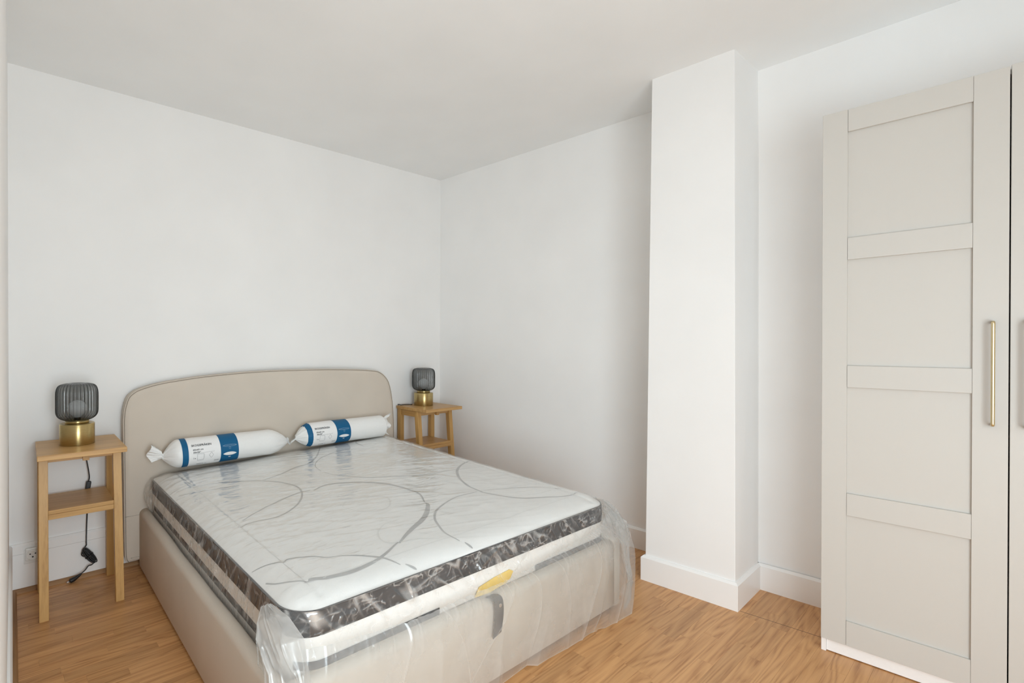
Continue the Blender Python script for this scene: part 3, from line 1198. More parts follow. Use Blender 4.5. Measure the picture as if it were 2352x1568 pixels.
# left side film: clings to the band, billows a little, tucks into the gap beside the rail
def left_fn(U, V_):
    y_ = -0.15 + U * (-1.80 + 0.0)
    ez = edge_z(MX0 + 0 * y_, y_)
    z = (ez + 0.004) * (1 - V_) + 0.350 * V_
    out = 0.013 - 0.003 * V_
    w = (ridge(y_ * 30 + z * 14, z * 7 + y_ * 3) - 0.3) * 0.006 + (ridge(y_ * 9 + 3 + z * 6, z * 3) - 0.3) * 0.011
    out = out + w * np.clip(V_ * 3, 0.15, 1) * np.clip((1 - V_) * 3, 0, 1)
    # gathered bulge at the head
    out = out + 0.035 * np.exp(-((y_ + 0.19) / 0.07) ** 2) * np.sin(np.pi * V_)
    cr = creases(y_ * 34 + z * 16, z * 8 + y_ * 3, 0.35) * 0.8 + creases(y_ * 60 - z * 30, z * 16 + y_ * 9, 0.4) * 0.6 + 0.30 * sm01(vnoise(y_ * 11 + z * 6, z * 9 + 3) * 1.6)
    out = out + 0.003 * cr * np.clip(V_ * 4, 0, 1) * np.clip((1 - V_) * 4, 0, 1)
    return np.stack([MX0 - np.maximum(out, 0.0095), y_, z], -1), cr


strip_film('side_film', left_fn, 620, 40, 'film_side')


# foot film, tight part over the charcoal band down to the white border, round both corners
def foot_fn(U, V_):
    Pn = np.array(outline(step=0.02, n_c=20, off=0.0))
    ok = (Pn[:, 1] < MY1 + RC + 0.02) & (Pn[:, 0] < MX1 + 1)
    Pn = Pn[ok]
    p = path_interp(Pn, U)
    x_, y_ = p[..., 0], p[..., 1]
    cxn = np.clip(x_, MX0 + RC, MX1 - RC)
    cyn = np.maximum(y_, MY1 + RC) * 0 + (MY1 + RC)
    nx, ny = x_ - cxn, y_ - cyn
    L = np.maximum(np.hypot(nx, ny), 1e-6)
    nx, ny = nx / L, ny / L
    ez = edge_z(x_, y_)
    z = (ez + 0.004) * (1 - V_) + 0.385 * V_
    s = U * 2.0
    w = (ridge(s * 17 + z * 7, z * 14 + s * 5, 1) - 0.2) * 0.0075 + (ridge(s * 6 - z * 14, z * 8 + 4, 1) - 0.2) * 0.012
    out = 0.014 + w * np.clip(V_ * 4, 0.1, 1) * (1 - 0.5 * V_) + 0.03 * V_ ** 1.5
    cr = creases(s * 18 + z * 12, z * 12 + s * 4, 0.80) + creases(s * 40 - z * 30, z * 34 + s * 9, 0.9) * 0.9 + creases(s * 12 - z * 60, z * 40 + s * 13, 0.95) * 0.8
    cr = cr + creases(s * 55 + z * 22, z * 11 + s * 3, 0.45) * 0.32 + creases(s * 90 - z * 60, z * 45 + s * 20, 0.7) * 0.35
    cr = cr * np.clip(1.15 - 0.9 * V_, 0, 1)
    out = out + 0.003 * cr * np.clip(V_ * 6, 0, 1)
    out = np.maximum(out, 0.0125)
    return np.stack([x_ + nx * out, y_ + ny * out, z], -1), cr


strip_film('foot_film', foot_fn, 900, 70, 'film_side')

# loose skirt: hangs from the white border over the foot panel to the floor
top_path = [bed_pt(-2.580, -2.030, .47), bed_pt(-2.50, -2.050, .46), bed_pt(-2.2, -2.058, .43), bed_pt(-1.7, -2.055, .42), bed_pt(-1.2, -2.05, .44), bed_pt(-0.95, -2.05, .47), bed_pt(-0.80, -2.02, .50), bed_pt(-0.735, -2.00, .505)]
mid_path = [bed_pt(-2.595, -2.100, .30), bed_pt(-2.50, -2.10, .30), bed_pt(-2.2, -2.10, .30), bed_pt(-1.7, -2.082, .30), bed_pt(-1.2, -2.078, .30), bed_pt(-0.95, -2.09, .30), bed_pt(-0.72, -2.09, .29), bed_pt(-0.615, -2.05, .285)]
bot_path = [bed_pt(-2.60, -2.12, .03), bed_pt(-2.50, -2.12, .02), bed_pt(-2.2, -2.10, .03), bed_pt(-1.55, -2.070, .035), bed_pt(-1.50, -2.085, .022), bed_pt(-1.05, -2.085, .018), bed_pt(-1.00, -2.10, .012), bed_pt(-0.765, -2.11, .012)]


def skirt_fn(U, V_):
    t0 = path_interp(top_path, U)
    t1 = path_interp(mid_path, U)
    t2 = path_interp(bot_path, U)
    v = V_[..., None]
    a = (1 - v) * (1 - 2 * v)
    b = 4 * v * (1 - v)
    c = v * (2 * v - 1)
    p = a * t0 + b * t1 + c * t2
    s = U * 1.95
    z = p[..., 2]
    w = (ridge(s * 4 + z * 1.2, z * 1.1 + 3, 1) - 0.3) * 0.010 + (ridge(s * 17 - z * 3, z * 2.4) - 0.3) * 0.006 * np.clip(1 - V_ * 2.2, 0, 1)
    w += 0.010 * fbm(s * 2, z * 1.5, 2) * V_
    # long diagonal creases
    cr = creases(s * 9 + z * 3, z * 2.2 + 3, 0.9) * 0.35 + creases(s * 30 - z * 8, z * 7, 0.85) * np.clip(1 - V_ * 2.6, 0, 1) * 0.7
    for (s0, z0, sl, amp) in ((0.86, 0.3, 0.9, 0.6), (1.10, 0.2, -0.05, 0.7), (1.53, 0.2, 0.16, 1.0), (0.30, 0.2, 0.5, 0.6), (1.30, 0.3, -0.3, 0.4), (1.78, 0.2, -0.1, 1.0), (0.62, 0.3, -0.45, 0.5), (1.62, 0.3, 0.05, 0.5)):
        dd = (s - s0) - (z - z0) * sl
        fade = 0.35 + 0.65 * sm01(vnoise(z * 9 + s0 * 50, z * 0 + s0 * 13) + 0.5)
        cr = cr + amp * 0.8 * np.exp(-(dd / 0.0035) ** 2) * fade
        w += amp * 0.006 * np.exp(-np.abs(dd / 0.012))
    p = p.copy()
    yy = p[..., 1] - np.maximum(w, -0.006)
    # keep clear of the foot panel
    p[..., 1] = np.minimum(yy, -BL - 0.006 - 0 * yy) * np.where(p[..., 2] < 0.37, 1, 0) + yy * np.where(p[..., 2] < 0.37, 0, 1)
    p[..., 0] += 0.005 * fbm(s * 5, z * 7)
    cr = cr + 0.5 * np.exp(-((V_ - 1) / 0.006) ** 2)
    # the film lies flat against the panel round the strap, so it looks clearer there
    cr = cr - 0.45 * np.exp(-((s - 0.93) / 0.10) ** 2 - ((z - 0.27) / 0.10) ** 2)
    return p, cr


strip_film('loose_skirt', skirt_fn, 520, 130, 'film_loose')

# right corner: the bag stands away from the mattress and hangs as a pointed fold
A_ = [bed_pt(-0.80, -1.99, .555), bed_pt(-0.735, -2.02, .50), bed_pt(-0.70, -2.03, .46), bed_pt(-0.655, -2.035, .40), bed_pt(-0.60, -2.03, .29), bed_pt(-0.635, -2.05, .19), bed_pt(-0.69, -2.07, .08), bed_pt(-0.725, -2.08, .055)]
B_ = [bed_pt(-0.86, -2.03, .53), bed_pt(-0.83, -2.065, .47), bed_pt(-0.82, -2.075, .42), bed_pt(-0.80, -2.085, .36), bed_pt(-0.79, -2.09, .29), bed_pt(-0.79, -2.10, .19), bed_pt(-0.80, -2.10, .08), bed_pt(-0.81, -2.10, .03)]
C_ = [bed_pt(-0.775, -1.90, .545), bed_pt(-0.70, -1.87, .50), bed_pt(-0.672, -1.85, .45), bed_pt(-0.65, -1.82, .40), bed_pt(-0.62, -1.82, .30), bed_pt(-0.64, -1.83, .20), bed_pt(-0.66, -1.85, .10), bed_pt(-0.67, -1.86, .06)]


def corner_fn(U, V_):
    a = path_interp3(B_, V_)
    b = path_interp3(A_, V_)
    c = path_interp3(C_, V_)
    u = U[..., None]
    p = np.where(u < 0.5, a * (1 - 2 * u) + b * 2 * u, b * (2 - 2 * u) + c * (2 * u - 1))
    w = (ridge(U * 5 + 2, V_ * 4 + U * 4, 1) - 0.3) * 0.018 + (ridge(U * 9, V_ * 7 + U * 6, 1) - 0.3) * 0.008
    p = p.copy()
    p[..., 0] += w * 0.8
    p[..., 1] -= w * 0.6 * (U < 0.75)
    p[..., 2] = np.maximum(p[..., 2], 0.004)
    cr = creases(U * 8 + V_ * 3, V_ * 9 + U * 5, 0.8) * 0.8 + creases(U * 18, V_ * 20 + U * 9, 0.85) * 0.6 + 0.7 * np.exp(-((U - 0.5) / 0.015) ** 2)
    return p, cr


def path_interp3(pts, V_):
    pts = np.array(pts, float)
    s = np.linspace(0, 1, len(pts))
    return np.stack([np.interp(V_, s, pts[:, i]) for i in range(3)], -1)


strip_film('corner_fold', corner_fn, 90, 150, 'film_loose')

# left corner: thick bunched flap hanging over the rail corner
A_ = [bed_pt(-2.612, -1.90, .556), bed_pt(-2.592, -1.975, .540), bed_pt(-2.575, -2.035, .50), bed_pt(-2.575, -2.06, .44), bed_pt(-2.570, -2.08, .36), bed_pt(-2.565, -2.09, .22), bed_pt(-2.56, -2.10, .08)]
B_ = [bed_pt(-2.625, -1.895, .556), bed_pt(-2.640, -1.945, .540), bed_pt(-2.640, -2.02, .50), bed_pt(-2.630, -2.07, .44), bed_pt(-2.625, -2.10, .36), bed_pt(-2.62, -2.12, .22), bed_pt(-2.61, -2.12, .08)]
C_ = [bed_pt(-2.640, -1.88, .545), bed_pt(-2.668, -1.915, .520), bed_pt(-2.680, -1.955, .475), bed_pt(-2.678, -1.99, .42), bed_pt(-2.69, -2.02, .36), bed_pt(-2.69, -2.05, .22), bed_pt(-2.68, -2.06, .08)]


def bunch_fn(U, V_):
    a = path_interp3(A_, V_)
    b = path_interp3(B_, V_)
    c = path_interp3(C_, V_)
    u = U[..., None]
    p = a * (1 - u) * (1 - 2 * u) + b * 4 * u * (1 - u) + c * u * (2 * u - 1)
    w = (ridge(U * 4, V_ * 2 + U * 2, 1) - 0.3) * 0.016 + (ridge(U * 9, V_ * 5, 1) - 0.3) * 0.006
    p = p.copy()
    p[..., 0] -= w * 0.6
    p[..., 1] -= w * 0.6
    cr = creases(U * 7 + V_ * 2, V_ * 7 + U * 4, 0.8) * 0.7 + creases(U * 16, V_ * 16 + U * 9, 0.85) * 0.5 + 0.5 * np.exp(-((U - 0.0) / 0.012) ** 2)
    return p, cr


strip_film('corner_bunch', bunch_fn, 90, 130, 'film_bunch')
# gathered film between the side and the bunch
A_ = [bed_pt(-2.606, -1.80, .50), bed_pt(-2.608, -1.82, .46), bed_pt(-2.600, -1.84, .40), bed_pt(-2.598, -1.86, .380)]
B_ = [bed_pt(-2.616, -1.86, .545), bed_pt(-2.640, -1.88, .47), bed_pt(-2.645, -1.90, .41), bed_pt(-2.630, -1.92, .378)]
C_ = [bed_pt(-2.620, -1.90, .555), bed_pt(-2.675, -1.93, .50), bed_pt(-2.680, -1.96, .43), bed_pt(-2.67, -1.98, .385)]
strip_film('corner_gather', bunch_fn, 60, 60, 'film_side')

# ------------------------------------------------------------------ rolled pillows
def sm(a, b, x):
    t_ = np.clip((x - a) / (b - a), 0, 1)
    return t_ * t_ * (3 - 2 * t_)


class Roll:
    def __init__(self, name, label, x0, x1, yc, zc, R, left, right, yaw_, seed, marks):
        self.x0, self.x1, self.R = x0, x1, R
        self.left, self.right, self.seed = left, right, seed
        self.root = empty(name, label, 'pillow', (x0, yc, zc), yaw_, 'rolled pillows on the mattress')
        self.L = x1 - x0
        ns, nt = 170, 96
        s = np.linspace(0, 1, ns)
        th = np.linspace(0, 2 * np.pi, nt, endpoint=False)
        S_, T_ = np.meshgrid(s, th, indexing='ij')
        self.body = grid_obj('wrapper', self.pt(S_ * self.L, T_, 0), 'wrap', self.root, close_v=True)
        self.bands(marks)

    def prof(self, x):
        """(ry, rz, cz, cy) half axes along the roll"""
        lt, lp = self.left      # taper end, flap width
        rt_, rp = self.right
        L = self.L
        body = np.sqrt(np.clip(sm(lp[0], lt, x), 0, 1)) * np.sqrt(np.clip(1 - sm(L - rt_, L - rp[0], x), 0, 1))
        ry = 0.010 + (self.R - 0.010) * body
        pm = rp[3] if len(rp) > 3 else 0.014
        mn = np.where(x > L / 2, pm, 0.014)
        rz = mn + (self.R - mn) * body
        # flattened flaps
        fl_ = np.clip((lp[0] - x) / max(lp[0], 1e-3), 0, 1)
        rz = rz + lp[1] * fl_ ** 0.7
        ry = ry * (1 - 0.75 * fl_)
        fr_ = np.clip((x - (L - rp[0])) / max(rp[0], 1e-3), 0, 1)
        rz = rz + rp[1] * fr_ ** 0.7
        ry = ry * (1 - 0.75 * fr_)
        cz = lp[2] * fl_ + rp[2] * fr_ - 0.012 * (1 - body) * (fl_ + fr_ < 1e-6)
        return ry, rz, cz, fl_ + fr_

    def pt(self, x, T_, off):
        ry, rz, cz, fl_ = self.prof(x)
        sd = self.seed
        endness = 1 - np.clip(np.minimum(sm(0.0, self.left[0] + 0.04, x), 1 - sm(self.L - self.right[0] - 0.04, self.L, x)), 0, 1)
        c, s = np.cos(T_), np.sin(T_)
        # noise periodic in theta
        nx = c * 1.7 + sd
        nz = s * 1.7 + sd * 2
        w = 0.0012 * vnoise(x * 9 + nx, nz * 2 + x * 4)
        w = w + endness * (0.007 * (ridge(nx * 2.4 + x * 4, nz * 2.4) - 0.4) + 0.003 * vnoise(nx * 6, nz * 6 + x * 25))
        yy = -(ry + w + off) * c
        zz = cz + (rz + w + off) * s
        # flat underside resting on the mattress
        zz = np.where(s < 0, np.maximum(zz, cz - 0.95 * (rz + off)), zz)
        # wavy flaps
        yy = yy + fl_ * 0.016 * np.sin(zz * 70 + x * 30 + sd)
        xx = x + fl_ * 0.012 * np.sin(zz * 60 + sd * 3)
        return np.stack([xx + 0 * T_, yy, zz], -1)

    def wrap2(self, x, y, off):
        """x along (m), y arc height (m) from the front line, positive up"""
        return self.pt(np.asarray(x, float), np.asarray(y, float) / self.R, off)

    def patch(self, name, x0, x1, t0, t1, off, mat_, nx=16, nt=60, slant=0.0, parent=None):
        a = np.linspace(0, 1, nx)
        b = np.radians(np.linspace(t0, t1, nt))
        A, B = np.meshgrid(a, b, indexing='ij')
        X = x0 + (x1 - x0) * A + slant * np.sin(B)
        return grid_obj(name, self.pt(X, B, off), mat_, parent or self.root)

    def bands(self, m):
        n0, n1, w0, w1 = m
        self.lab = self.patch('label_sheet', n1, w0, -128, 150, 0.0012, 'label', 40, 90)
        self.patch('narrow_blue_band', n0, n1, -128, 150, 0.0014, 'blue', 8, 90, slant=-0.004)
        wb = self.patch('wide_blue_band', w0, w1, -128, 150, 0.0014, 'blue', 16, 90, slant=-0.004)
        W_ = w0 - n1
        k = W_ / 0.205
        D = math.radians

        def Y(deg):
            return D(deg) * self.R
        self.text('SKOGSFRÅKEN', n1 + 0.018 * k, Y(31), 0.0185 * k, 'ink', 0.0004, width=0.128 * k)
        self.text('65x65 cm', n1 + 0.026 * k, Y(14.5), 0.0125 * k, 'ink', 0.0003, width=0.066 * k)
        self.text('26x26"', n1 + 0.027 * k, Y(4.5), 0.0125 * k, 'ink', 0.0003, width=0.048 * k)
        self.text('1x', n1 + 0.030 * k, Y(-20), 0.014 * k, 'ink', 0.0, width=0.016 * k)
        self.line([(n1 + 0.026 * k, Y(2)), (n1 + 0.165 * k, Y(4))], 0.0007, 'ink')
        x0 = n1 + 0.054 * k
        x1 = n1 + 0.094 * k
        self.line([(x0, Y(-27)), (x1, Y(-27)), (x1, Y(-1)), (x0, Y(-1)), (x0, Y(-27))], 0.0009, 'ink')
        self.line([(x0, Y(-30)), (x1, Y(-30))], 0.0007, 'greyink')
        self.line([(x1 + 0.006, Y(-25)), (x1 + 0.006, Y(-4))], 0.0007, 'greyink')
        dx = n1 + 0.143 * k
        self.line([(dx, Y(-23)), (dx + 0.014 * k, Y(-11)), (dx, Y(1)), (dx - 0.014 * k, Y(-11)), (dx, Y(-23))], 0.0009, 'ink')
        self.line([(n1 + 0.055 * k, Y(-50)), (n1 + 0.098 * k, Y(-50))], 0.0035, 'ink')
        self.line([(n1 + 0.104 * k, Y(-50)), (n1 + 0.118 * k, Y(-50))], 0.0030, 'greyink')
        self.line([(n1 + 0.165 * k, Y(-41)), (n1 + 0.197 * k, Y(-41))], 0.0045, 'greyink')
        self.line([(n1 + 0.165 * k, Y(-37)), (n1 + 0.197 * k, Y(-37))], 0.0007, 'ink')
        # pictograms on the wide band
        c = (w0 + w1) / 2
        hw = (w1 - w0) * 0.38
        ell = [(c + hw * math.cos(a), Y(19) + 0.006 * math.sin(a)) for a in np.linspace(0, 2 * math.pi, 30)]
        self.line(ell, 0.0009, 'paleblue', wb)
        self.line([(c - hw, Y(19)), (c + hw, Y(19))], 0.0007, 'paleblue', wb)
        self.line([(c - .005, Y(6)), (c + .005, Y(6)), (c + .005, Y(13)), (c - .005, Y(13)), (c - .005, Y(6))], 0.0008, 'paleblue', wb)
        # white pillow shape with pointed ends
        a = np.linspace(-1, 1, 15)
        up_ = [(c + hw * t_, Y(-15) + 0.0105 * (1 - abs(t_) ** 2.6)) for t_ in a]
        lo_ = [(c + hw * t_, Y(-15) - 0.0105 * (1 - abs(t_) ** 2.6)) for t_ in a]
        G = np.stack([self.wrap2([p[0] for p in r_], [p[1] for p in r_], 0.0022) for r_ in
                      ([(u[0], u[1] * k_ + l_[1] * (1 - k_)) for u, l_ in zip(up_, lo_)] for k_ in (0, .25, .5, .75, 1))], 0)
        grid_obj('pictogram', G, 'label', wb)
        self.text('HF', c - 0.007, Y(-32), 0.009, 'label', 0.0003, width=0.014, parent=wb)

    def line(self, pts, w, mat_, parent=None):
        bm = bmesh.new()
        for (xa, ya), (xb, yb) in zip(pts, pts[1:]):
            L = math.hypot(xb - xa, yb - ya)
            if L < 1e-6:
                continue
            nx, ny = -(yb - ya) / L * w / 2, (xb - xa) / L * w / 2
            n = max(1, int(L / 0.004))
            prev = None
            for i in range(n + 1):
                t_ = i / n
                x, y = xa + (xb - xa) * t_, ya + (yb - ya) * t_
                q_ = self.wrap2([x - nx, x + nx], [y - ny, y + ny], 0.0021)
                cur = [bm.verts.new(q_[0]), bm.verts.new(q_[1])]
                if prev:
                    bm.faces.new((prev[0], cur[0], cur[1], prev[1]))
                prev = cur
        return obj('print_mark', bm, mat_, parent or self.lab)

    def text(self, body, x, y, size, mat_, bold=0.0, width=None, parent=None):
        cu = bpy.data.curves.new('t', 'FONT')
        cu.body = body
        cu.size = 1.0
        cu.offset = bold / size
        cu.resolution_u = 3
        to = bpy.data.objects.new('t', cu)
        C.objects.link(to)
        bpy.context.view_layer.update()
        dg = bpy.context.evaluated_depsgraph_get()
        me = bpy.data.meshes.new_from_object(to.evaluated_get(dg))
        bpy.data.objects.remove(to)
        bpy.data.curves.remove(cu)
        co = np.array([v.co[:] for v in me.vertices])
        x0, x1 = co[:, 0].min(), co[:, 0].max()
        sx = (width / (x1 - x0)) if width else size
        X = x + (co[:, 0] - x0) * sx
        Y_ = y + co[:, 1] * size
        Pn = self.wrap2(X, Y_, 0.0023)
        for v, p in zip(me.vertices, Pn):
            v.co = p
        me.materials.clear()
        me.materials.append(MAT[mat_])
        o = bpy.data.objects.new('lettering', me)
        return link(o, parent or self.lab)


# left: taper start, (flap length, flap half height, flap rise)
Roll('rolled_pillow', 'left vacuum-rolled pillow in white wrapping, against the headboard over the bed\'s left half',
     -2.605, -1.692, -0.212, 0.692, 0.0845, (0.165, (0.075, 0.038, 0.018)), (0.17, (0.02, 0.01, -0.02)), math.radians(-0.45), 1.3, (0.170, 0.205, 0.400, 0.515))
Roll('rolled_pillow', 'right vacuum-rolled pillow in white wrapping, its loose end near the right lamp stand',
     -1.670, -0.815, -0.229, 0.710, 0.0830, (0.13, (0.02, 0.012, -0.03)), (0.085, (0.050, 0.040, 0.004, 0.050)), math.radians(-0.45), 4.7, (0.085, 0.119, 0.316, 0.436))


# ------------------------------------------------------------------ side stands
def stand(label, x, y, rot, w, d, h, splay_top, lw=0.040, shelf_z=0.52):
    t_ = empty('side_stand', label, 'stand', (x, y, 0), rot, 'oak side stands beside the bed')
    th = 0.026
    # tabletop of glued staves
    tp = obj('tabletop', box(-w / 2, w / 2, -d / 2, d / 2, h - th, h), 'oak_x', t_, bevel=0.0025)
    zt = h - th
    xo = w / 2 - 0.008
    yb = d / 2 - 0.006
    yf0 = -d / 2 + splay_top         # front leg front face, top
    yf1 = -d / 2 + 0.045             # bottom
    for sx in (-1, 1):
        xa, xb = sorted((sx * xo, sx * (xo - lw)))
        ft0 = 0.0
        obj('leg', hexa([(xa, yf1, 0), (xb, yf1, 0), (xb, yf1 + lw, 0), (xa, yf1 + lw, 0), (xa, yf0, zt), (xb, yf0, zt), (xb, yf0 + lw, zt), (xa, yf0 + lw, zt)]), 'oak_z', t_, bevel=0.0015)
        obj('leg', box(xa, xb, yb - lw, yb, 0, zt), 'oak_z', t_, bevel=0.0015)
        obj('side_apron', box(min(sx * (xo - 0.008), sx * (xo - 0.028)), max(sx * (xo - 0.008), sx * (xo - 0.028)), yf0 + lw - 0.004, yb - lw, zt - 0.050, zt), 'oak_y', t_, bevel=0.001)
    obj('front_apron', box(-xo + lw, xo - lw, yf0 + 0.008, yf0 + 0.028, zt - 0.040, zt), 'oak_x', t_, bevel=0.001)
    obj('back_apron', box(-xo + lw, xo - lw, yb - 0.030, yb - 0.010, zt - 0.040, zt), 'oak_x', t_, bevel=0.001)
    obj('stop_block', box(0.005, 0.035, yf0 - 0.016, yf0 + 0.008, zt - 0.046, zt), 'oak_y', t_, bevel=0.001)
    # shelf between the legs
    k = shelf_z / zt
    yfs = yf1 + (yf0 - yf1) * k
    obj('shelf', box(-xo + lw + .0005, xo - lw - .0005, yfs + 0.001, yb - 0.004, shelf_z - 0.020, shelf_z), 'oak_x', t_, bevel=0.001)
    obj('shelf_rail', box(-xo + lw + .0005, xo - lw - .0005, yfs - 0.001, yfs + 0.020, shelf_z - 0.046, shelf_z - 0.0205), 'oak_x', t_, bevel=0.001)
    obj('shelf_bearer', box(xo - lw - 0.012, xo - lw + 0.008, yfs + 0.02, yb - lw, shelf_z - 0.046, shelf_z - 0.0205), 'oak_y', t_, bevel=0.001)
    obj('shelf_bearer', box(-xo + lw - 0.008, -xo + lw + 0.012, yfs + 0.02, yb - lw, shelf_z - 0.046, shelf_z - 0.0205), 'oak_y', t_, bevel=0.001)
    return t_


stand('oak side stand in the left corner, left of the headboard, power cord hanging behind it', -2.960, -0.2625, math.radians(-1.0), 0.390, 0.443, 0.820, 0.145)
stand('oak side stand in the far right corner, partly hidden by the mattress', -0.3440, -0.210, math.radians(0.4), 0.424, 0.376, 0.825, 0.115)


# ------------------------------------------------------------------ lamps


def make_lamp(label, x, y, z):
    t_ = empty('table_lamp', label, 'lamp', (x, y, z), 0, 'ribbed glass table lamps')
    r = 0.0835
    b_ = obj('base', lathe([(0, 0.0), (r - .001, 0.0), (r, 0.001), (r, 0.108), (r - 0.003, 0.111), (0, 0.1115)], 96), 'brass', t_)
    for p in b_.data.polygons:
        p.use_smooth = len(p.vertices) == 4 and abs(p.normal.z) < 0.5
    n_ = obj('neck', lathe([(0.057, 0.1115), (0.057, 0.125), (0.055, 0.127), (0.0, 0.127)], 64), 'brass', t_)
    for p in n_.data.polygons:
        p.use_smooth = abs(p.normal.z) < 0.5
    prof = [(0.050, 0.1275), (0.066, 0.131), (0.083, 0.141), (0.094, 0.156), (0.0985, 0.175), (0.099, 0.22), (0.099, 0.262), (0.0975, 0.285), (0.092, 0.304), (0.081, 0.317), (0.062, 0.324), (0.040, 0.327), (0.020, 0.324), (0.006, 0.320), (0.0, 0.3195)]
    prof = [(max(p.x, 0), p.z) for p in catmull([(a, 0, b) for a, b in prof], 3)]
    bm = bmesh.new()
    seg, ribs = 384, 32
    ringsv = []
    for (r_, z_) in prof:
        amp = 0.0062 * min(1, r_ / 0.08)
        ringsv.append([bm.verts.new(((r_ + amp * (abs(math.cos(math.pi * ribs * i / seg)) - 0.6)) * math.cos(2 * math.pi * i / seg), (r_ + amp * (abs(math.cos(math.pi * ribs * i / seg)) - 0.6)) * math.sin(2 * math.pi * i / seg), z_)) for i in range(seg)] if r_ > 0.001 else None)
    ringsv = [q_ for q_ in ringsv if q_]
    for a, b in zip(ringsv, ringsv[1:]):
        for i in range(seg):
            bm.faces.new((a[i], a[(i + 1) % seg], b[(i + 1) % seg], b[i]))
    bm.faces.new(ringsv[-1])
    obj('glass_shade', bm, 'glass', t_, smooth=True)
    bl = obj('bulb', lathe([(0.013, 0.128), (0.014, 0.140), (0.022, 0.150), (0.036, 0.165), (0.044, 0.185), (0.043, 0.203), (0.034, 0.220), (0.018, 0.231), (0, 0.234)], 32), 'bulb', t_, smooth=True)
    obj('socket_cap', lathe([(0.016, 0.1272), (0.016, 0.142), (0, 0.142)], 24), 'black', bl)
    return t_


la = make_lamp('brass and smoked ribbed glass lamp on the left stand, its cord trailing down the wall', -2.970, -0.232, 0.8202)
lb = make_lamp('brass and smoked ribbed glass lamp on the far right stand in the corner', -0.350, -0.145, 0.8252)


def lpt(root, p):
    return tuple(Vector(p) - root.location)


# left cord: out behind the base, over the back of the stand, inline switch, down, bundle, plug
cord = bmesh.new()
tube(cord, [lpt(la, p) for p in [(-2.955, -0.15, 0.826), (-2.935, -0.07, 0.826), (-2.93, -0.026, 0.829), (-2.925, -0.0185, 0.80), (-2.915, -0.030, 0.74), (-2.902, -0.040, 0.66), (-2.892, -0.036, 0.585), (-2.897, -0.034, 0.555)]], 0.0034)
tube(cord, [lpt(la, p) for p in [(-2.899, -0.028, 0.505), (-2.900, -0.024, 0.42), (-2.905, -0.026, 0.30), (-2.908, -0.036, 0.22), (-2.908, -0.04, 0.19)]], 0.0034)
cd = obj('cord', cord, 'black', la, smooth=True)
bm = box(-0.013, 0.013, -0.011, 0.011, -0.030, 0.030)
sw = obj('inline_switch', bm, 'black', cd, bevel=0.005, seg=3, loc=lpt(la, (-2.898, -0.032, 0.528)))
sw.rotation_euler = (0, math.radians(8), 0)
# the bundle: several loops tied together
bn = bmesh.new()
c0 = Vector((-2.895, -0.046, 0.128))
ax = Vector((0.55, -0.1, -0.82)).normalized()
sd = Vector((0.82, 0.0, 0.55)).normalized()
for i in range(6):
    o1 = (random.random() - .5) * 0.016
    o2 = (random.random() - .5) * 0.016
    hl = 0.045 + 0.012 * random.random()
    hw = 0.010 + 0.006 * random.random()
    loop = []
    for k in range(13):
        a = 2 * math.pi * k / 12
        p = c0 + ax * (hl * math.cos(a)) + sd * (hw * math.sin(a) + o1) + Vector((0, o2, 0))
        loop.append(lpt(la, p))
    tube(bn, loop, 0.0034, 6, 3)
obj('tied_bundle', bn, 'black', cd, smooth=True)
bm = bmesh.new()
tube(bm, [lpt(la, c0 + sd * (0.021 * math.cos(a)) + Vector((0, 0.018 * math.sin(a), 0)) + ax * (0.0)) for a in np.linspace(0, 2 * math.pi, 12)], 0.004, 6, 2)
tube(bm, [lpt(la, p) for p in [(-2.908, -0.040, 0.19), (-2.925, -0.042, 0.165), (-2.932, -0.044, 0.14), (-2.915, -0.046, 0.125), (-2.898, -0.046, 0.12)]], 0.0034)
tube(bm, [lpt(la, p) for p in [(-2.885, -0.046, 0.12), (-2.872, -0.047, 0.085), (-2.882, -0.048, 0.072), (-2.900, -0.050, 0.070), (-2.915, -0.052, 0.052), (-2.94, -0.054, 0.034)]], 0.0034)
obj('cord_tail', bm, 'black', cd, smooth=True)
# plug lying at the foot of the beading
bm = bmesh.new()
tube(bm, [lpt(la, p) for p in [(-2.936, -0.0535, 0.036), (-2.952, -0.056, 0.027), (-2.972, -0.060, 0.018), (-2.992, -0.064, 0.0135)]], lambda s: 0.0055 + 0.0075 * min(1, s * 1.4), 10)
pl = obj('plug', bm, 'black', cd, smooth=True)
bm = bmesh.new()
for dy in (-0.0055, 0.0055):
    tube(bm, [lpt(la, (-2.992, -0.064 + dy, 0.0135)), lpt(la, (-3.010, -0.067 + dy, 0.010))], 0.0022, 8, smooth=False)
obj('plug_pins', bm, 'steel', cd, smooth=True)
# right cord: short visible run
bm = bmesh.new()
tube(bm, [lpt(lb, p) for p in [(-0.42, -0.075, 0.8292), (-0.46, -0.058, 0.830), (-0.505, -0.052, 0.831), (-0.530, -0.050, 0.830), (-0.536, -0.030, 0.833), (-0.526, -0.010, 0.827), (-0.520, -0.007, 0.78), (-0.520, -0.007, 0.60), (-0.520, -0.010, 0.30)]], 0.0033)
obj('cord', bm, 'black', lb, smooth=True)

# ------------------------------------------------------------------ wardrobe
WD = empty('wardrobe', 'tall greige panelled wardrobe with brass bar handles against the right wall', 'wardrobe', (*rw(-0.5368, -2.7164), 0), TR)
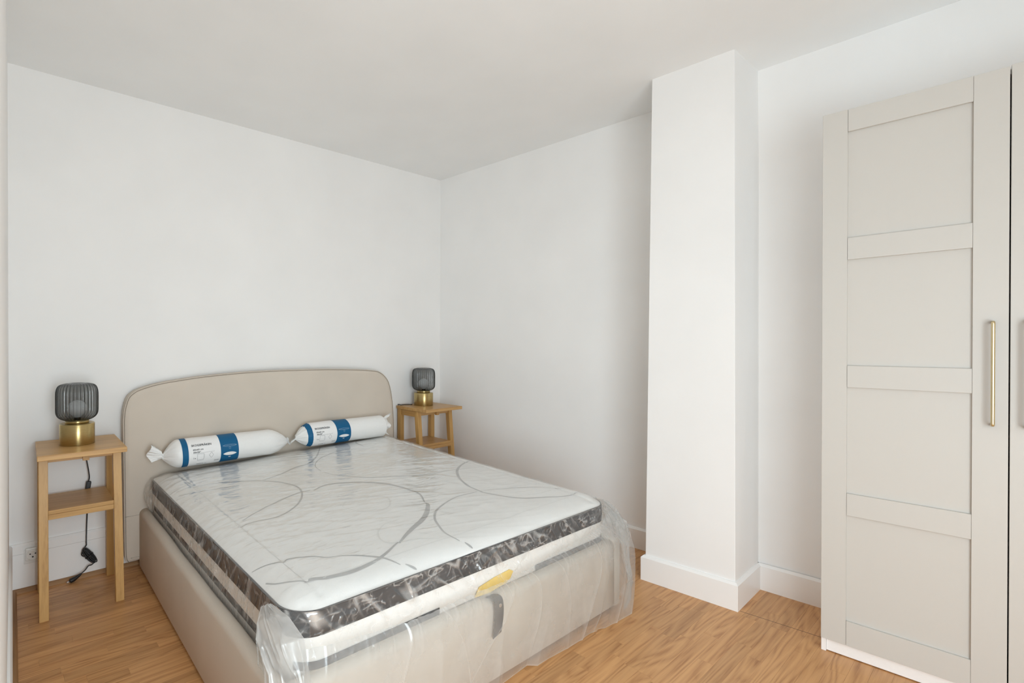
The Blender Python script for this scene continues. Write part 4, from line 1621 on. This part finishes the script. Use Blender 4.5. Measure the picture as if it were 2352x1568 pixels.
# local: +x into the wall, -y along the wall towards the camera
DW, DT = 0.4985, 0.020
DEP = 0.465
obj('carcass_side', box(DT + .001, DEP, -0.016, 0.0, 0.0, 2.355), 'carcass', WD, bevel=0.0008)
obj('carcass_side', box(DT + .001, DEP, -1.0, -0.984, 0.0, 2.355), 'carcass', WD, bevel=0.0008)
obj('carcass_top', box(DT + .001, DEP, -0.984, -0.016, 2.337, 2.355), 'carcass', WD)
obj('carcass_floor', box(DT + .002, DEP, -0.984, -0.016, 0.060, 0.078), 'carcass', WD)
obj('carcass_back', box(DEP - .006, DEP, -0.984, -0.016, 0.078, 2.337), 'carcass', WD)
obj('plinth', box(DT + .008, DT + .024, -0.984, -0.0165, 0.004, 0.0595), 'carcass', WD, bevel=0.0008)
ZB, ZT = 0.0635, 2.3585
YS0, YS1 = -0.0805, -0.4160     # inner edges of stiles
RAILS = [(2.2642, ZT), (1.7172, 1.8102), (1.1716, 1.2640), (0.6225, 0.7166), (ZB, 0.1680)]


def door(y0, sign, lift=0.0):
    """door with its outer edge at y0; sign -1 runs towards the camera; handle on the far-end stile from its hinge"""
    def Yv(v):
        return y0 + sign * v
    d_ = obj('door', box(0.0115, DT, *sorted((Yv(0.0015), Yv(DW))), ZB + lift, ZT + lift), 'door', WD, bevel=0.0006)

    def piece(nm, a, b, z0, z1):
        return obj(nm, box(-0.0002, 0.0120, *sorted((Yv(a), Yv(b))), z0 + lift, z1 + lift), 'door', d_, bevel=0.0007, seg=1)
    piece('stile', 0.0015, 0.0800, ZB, ZT)
    piece('stile', 0.4160, DW, ZB, ZT)
    for z0, z1 in RAILS:
        piece('door_rail', 0.0808, 0.4155, z0, z1)
    # bar handle
    bm = bmesh.new()
    hy = Yv(0.4625)
    za, zb_ = 1.052, 1.444
    o_ = -0.036
    pts = [(0.001, hy, zb_ - .008), (-0.022, hy, zb_ - .008), (-0.031, hy, zb_ - .011), (o_, hy, zb_ - .022), (o_, hy, (za + zb_) / 2 + .05), (o_, hy, (za + zb_) / 2 - .05), (o_, hy, za + .022), (-0.031, hy, za + .011), (-0.022, hy, za + .008), (0.001, hy, za + .008)]
    tube(bm, pts, 0.0052, 14, 6)
    obj('handle', bm, 'handle', d_, smooth=True)
    return d_


door(0.0, -1)
door(-1.0005, 1, lift=0.004)

print('STAVES', n_st, 'TRIS', sum(len(o.data.polygons) for o in bpy.data.objects if o.type == 'MESH') * 2)
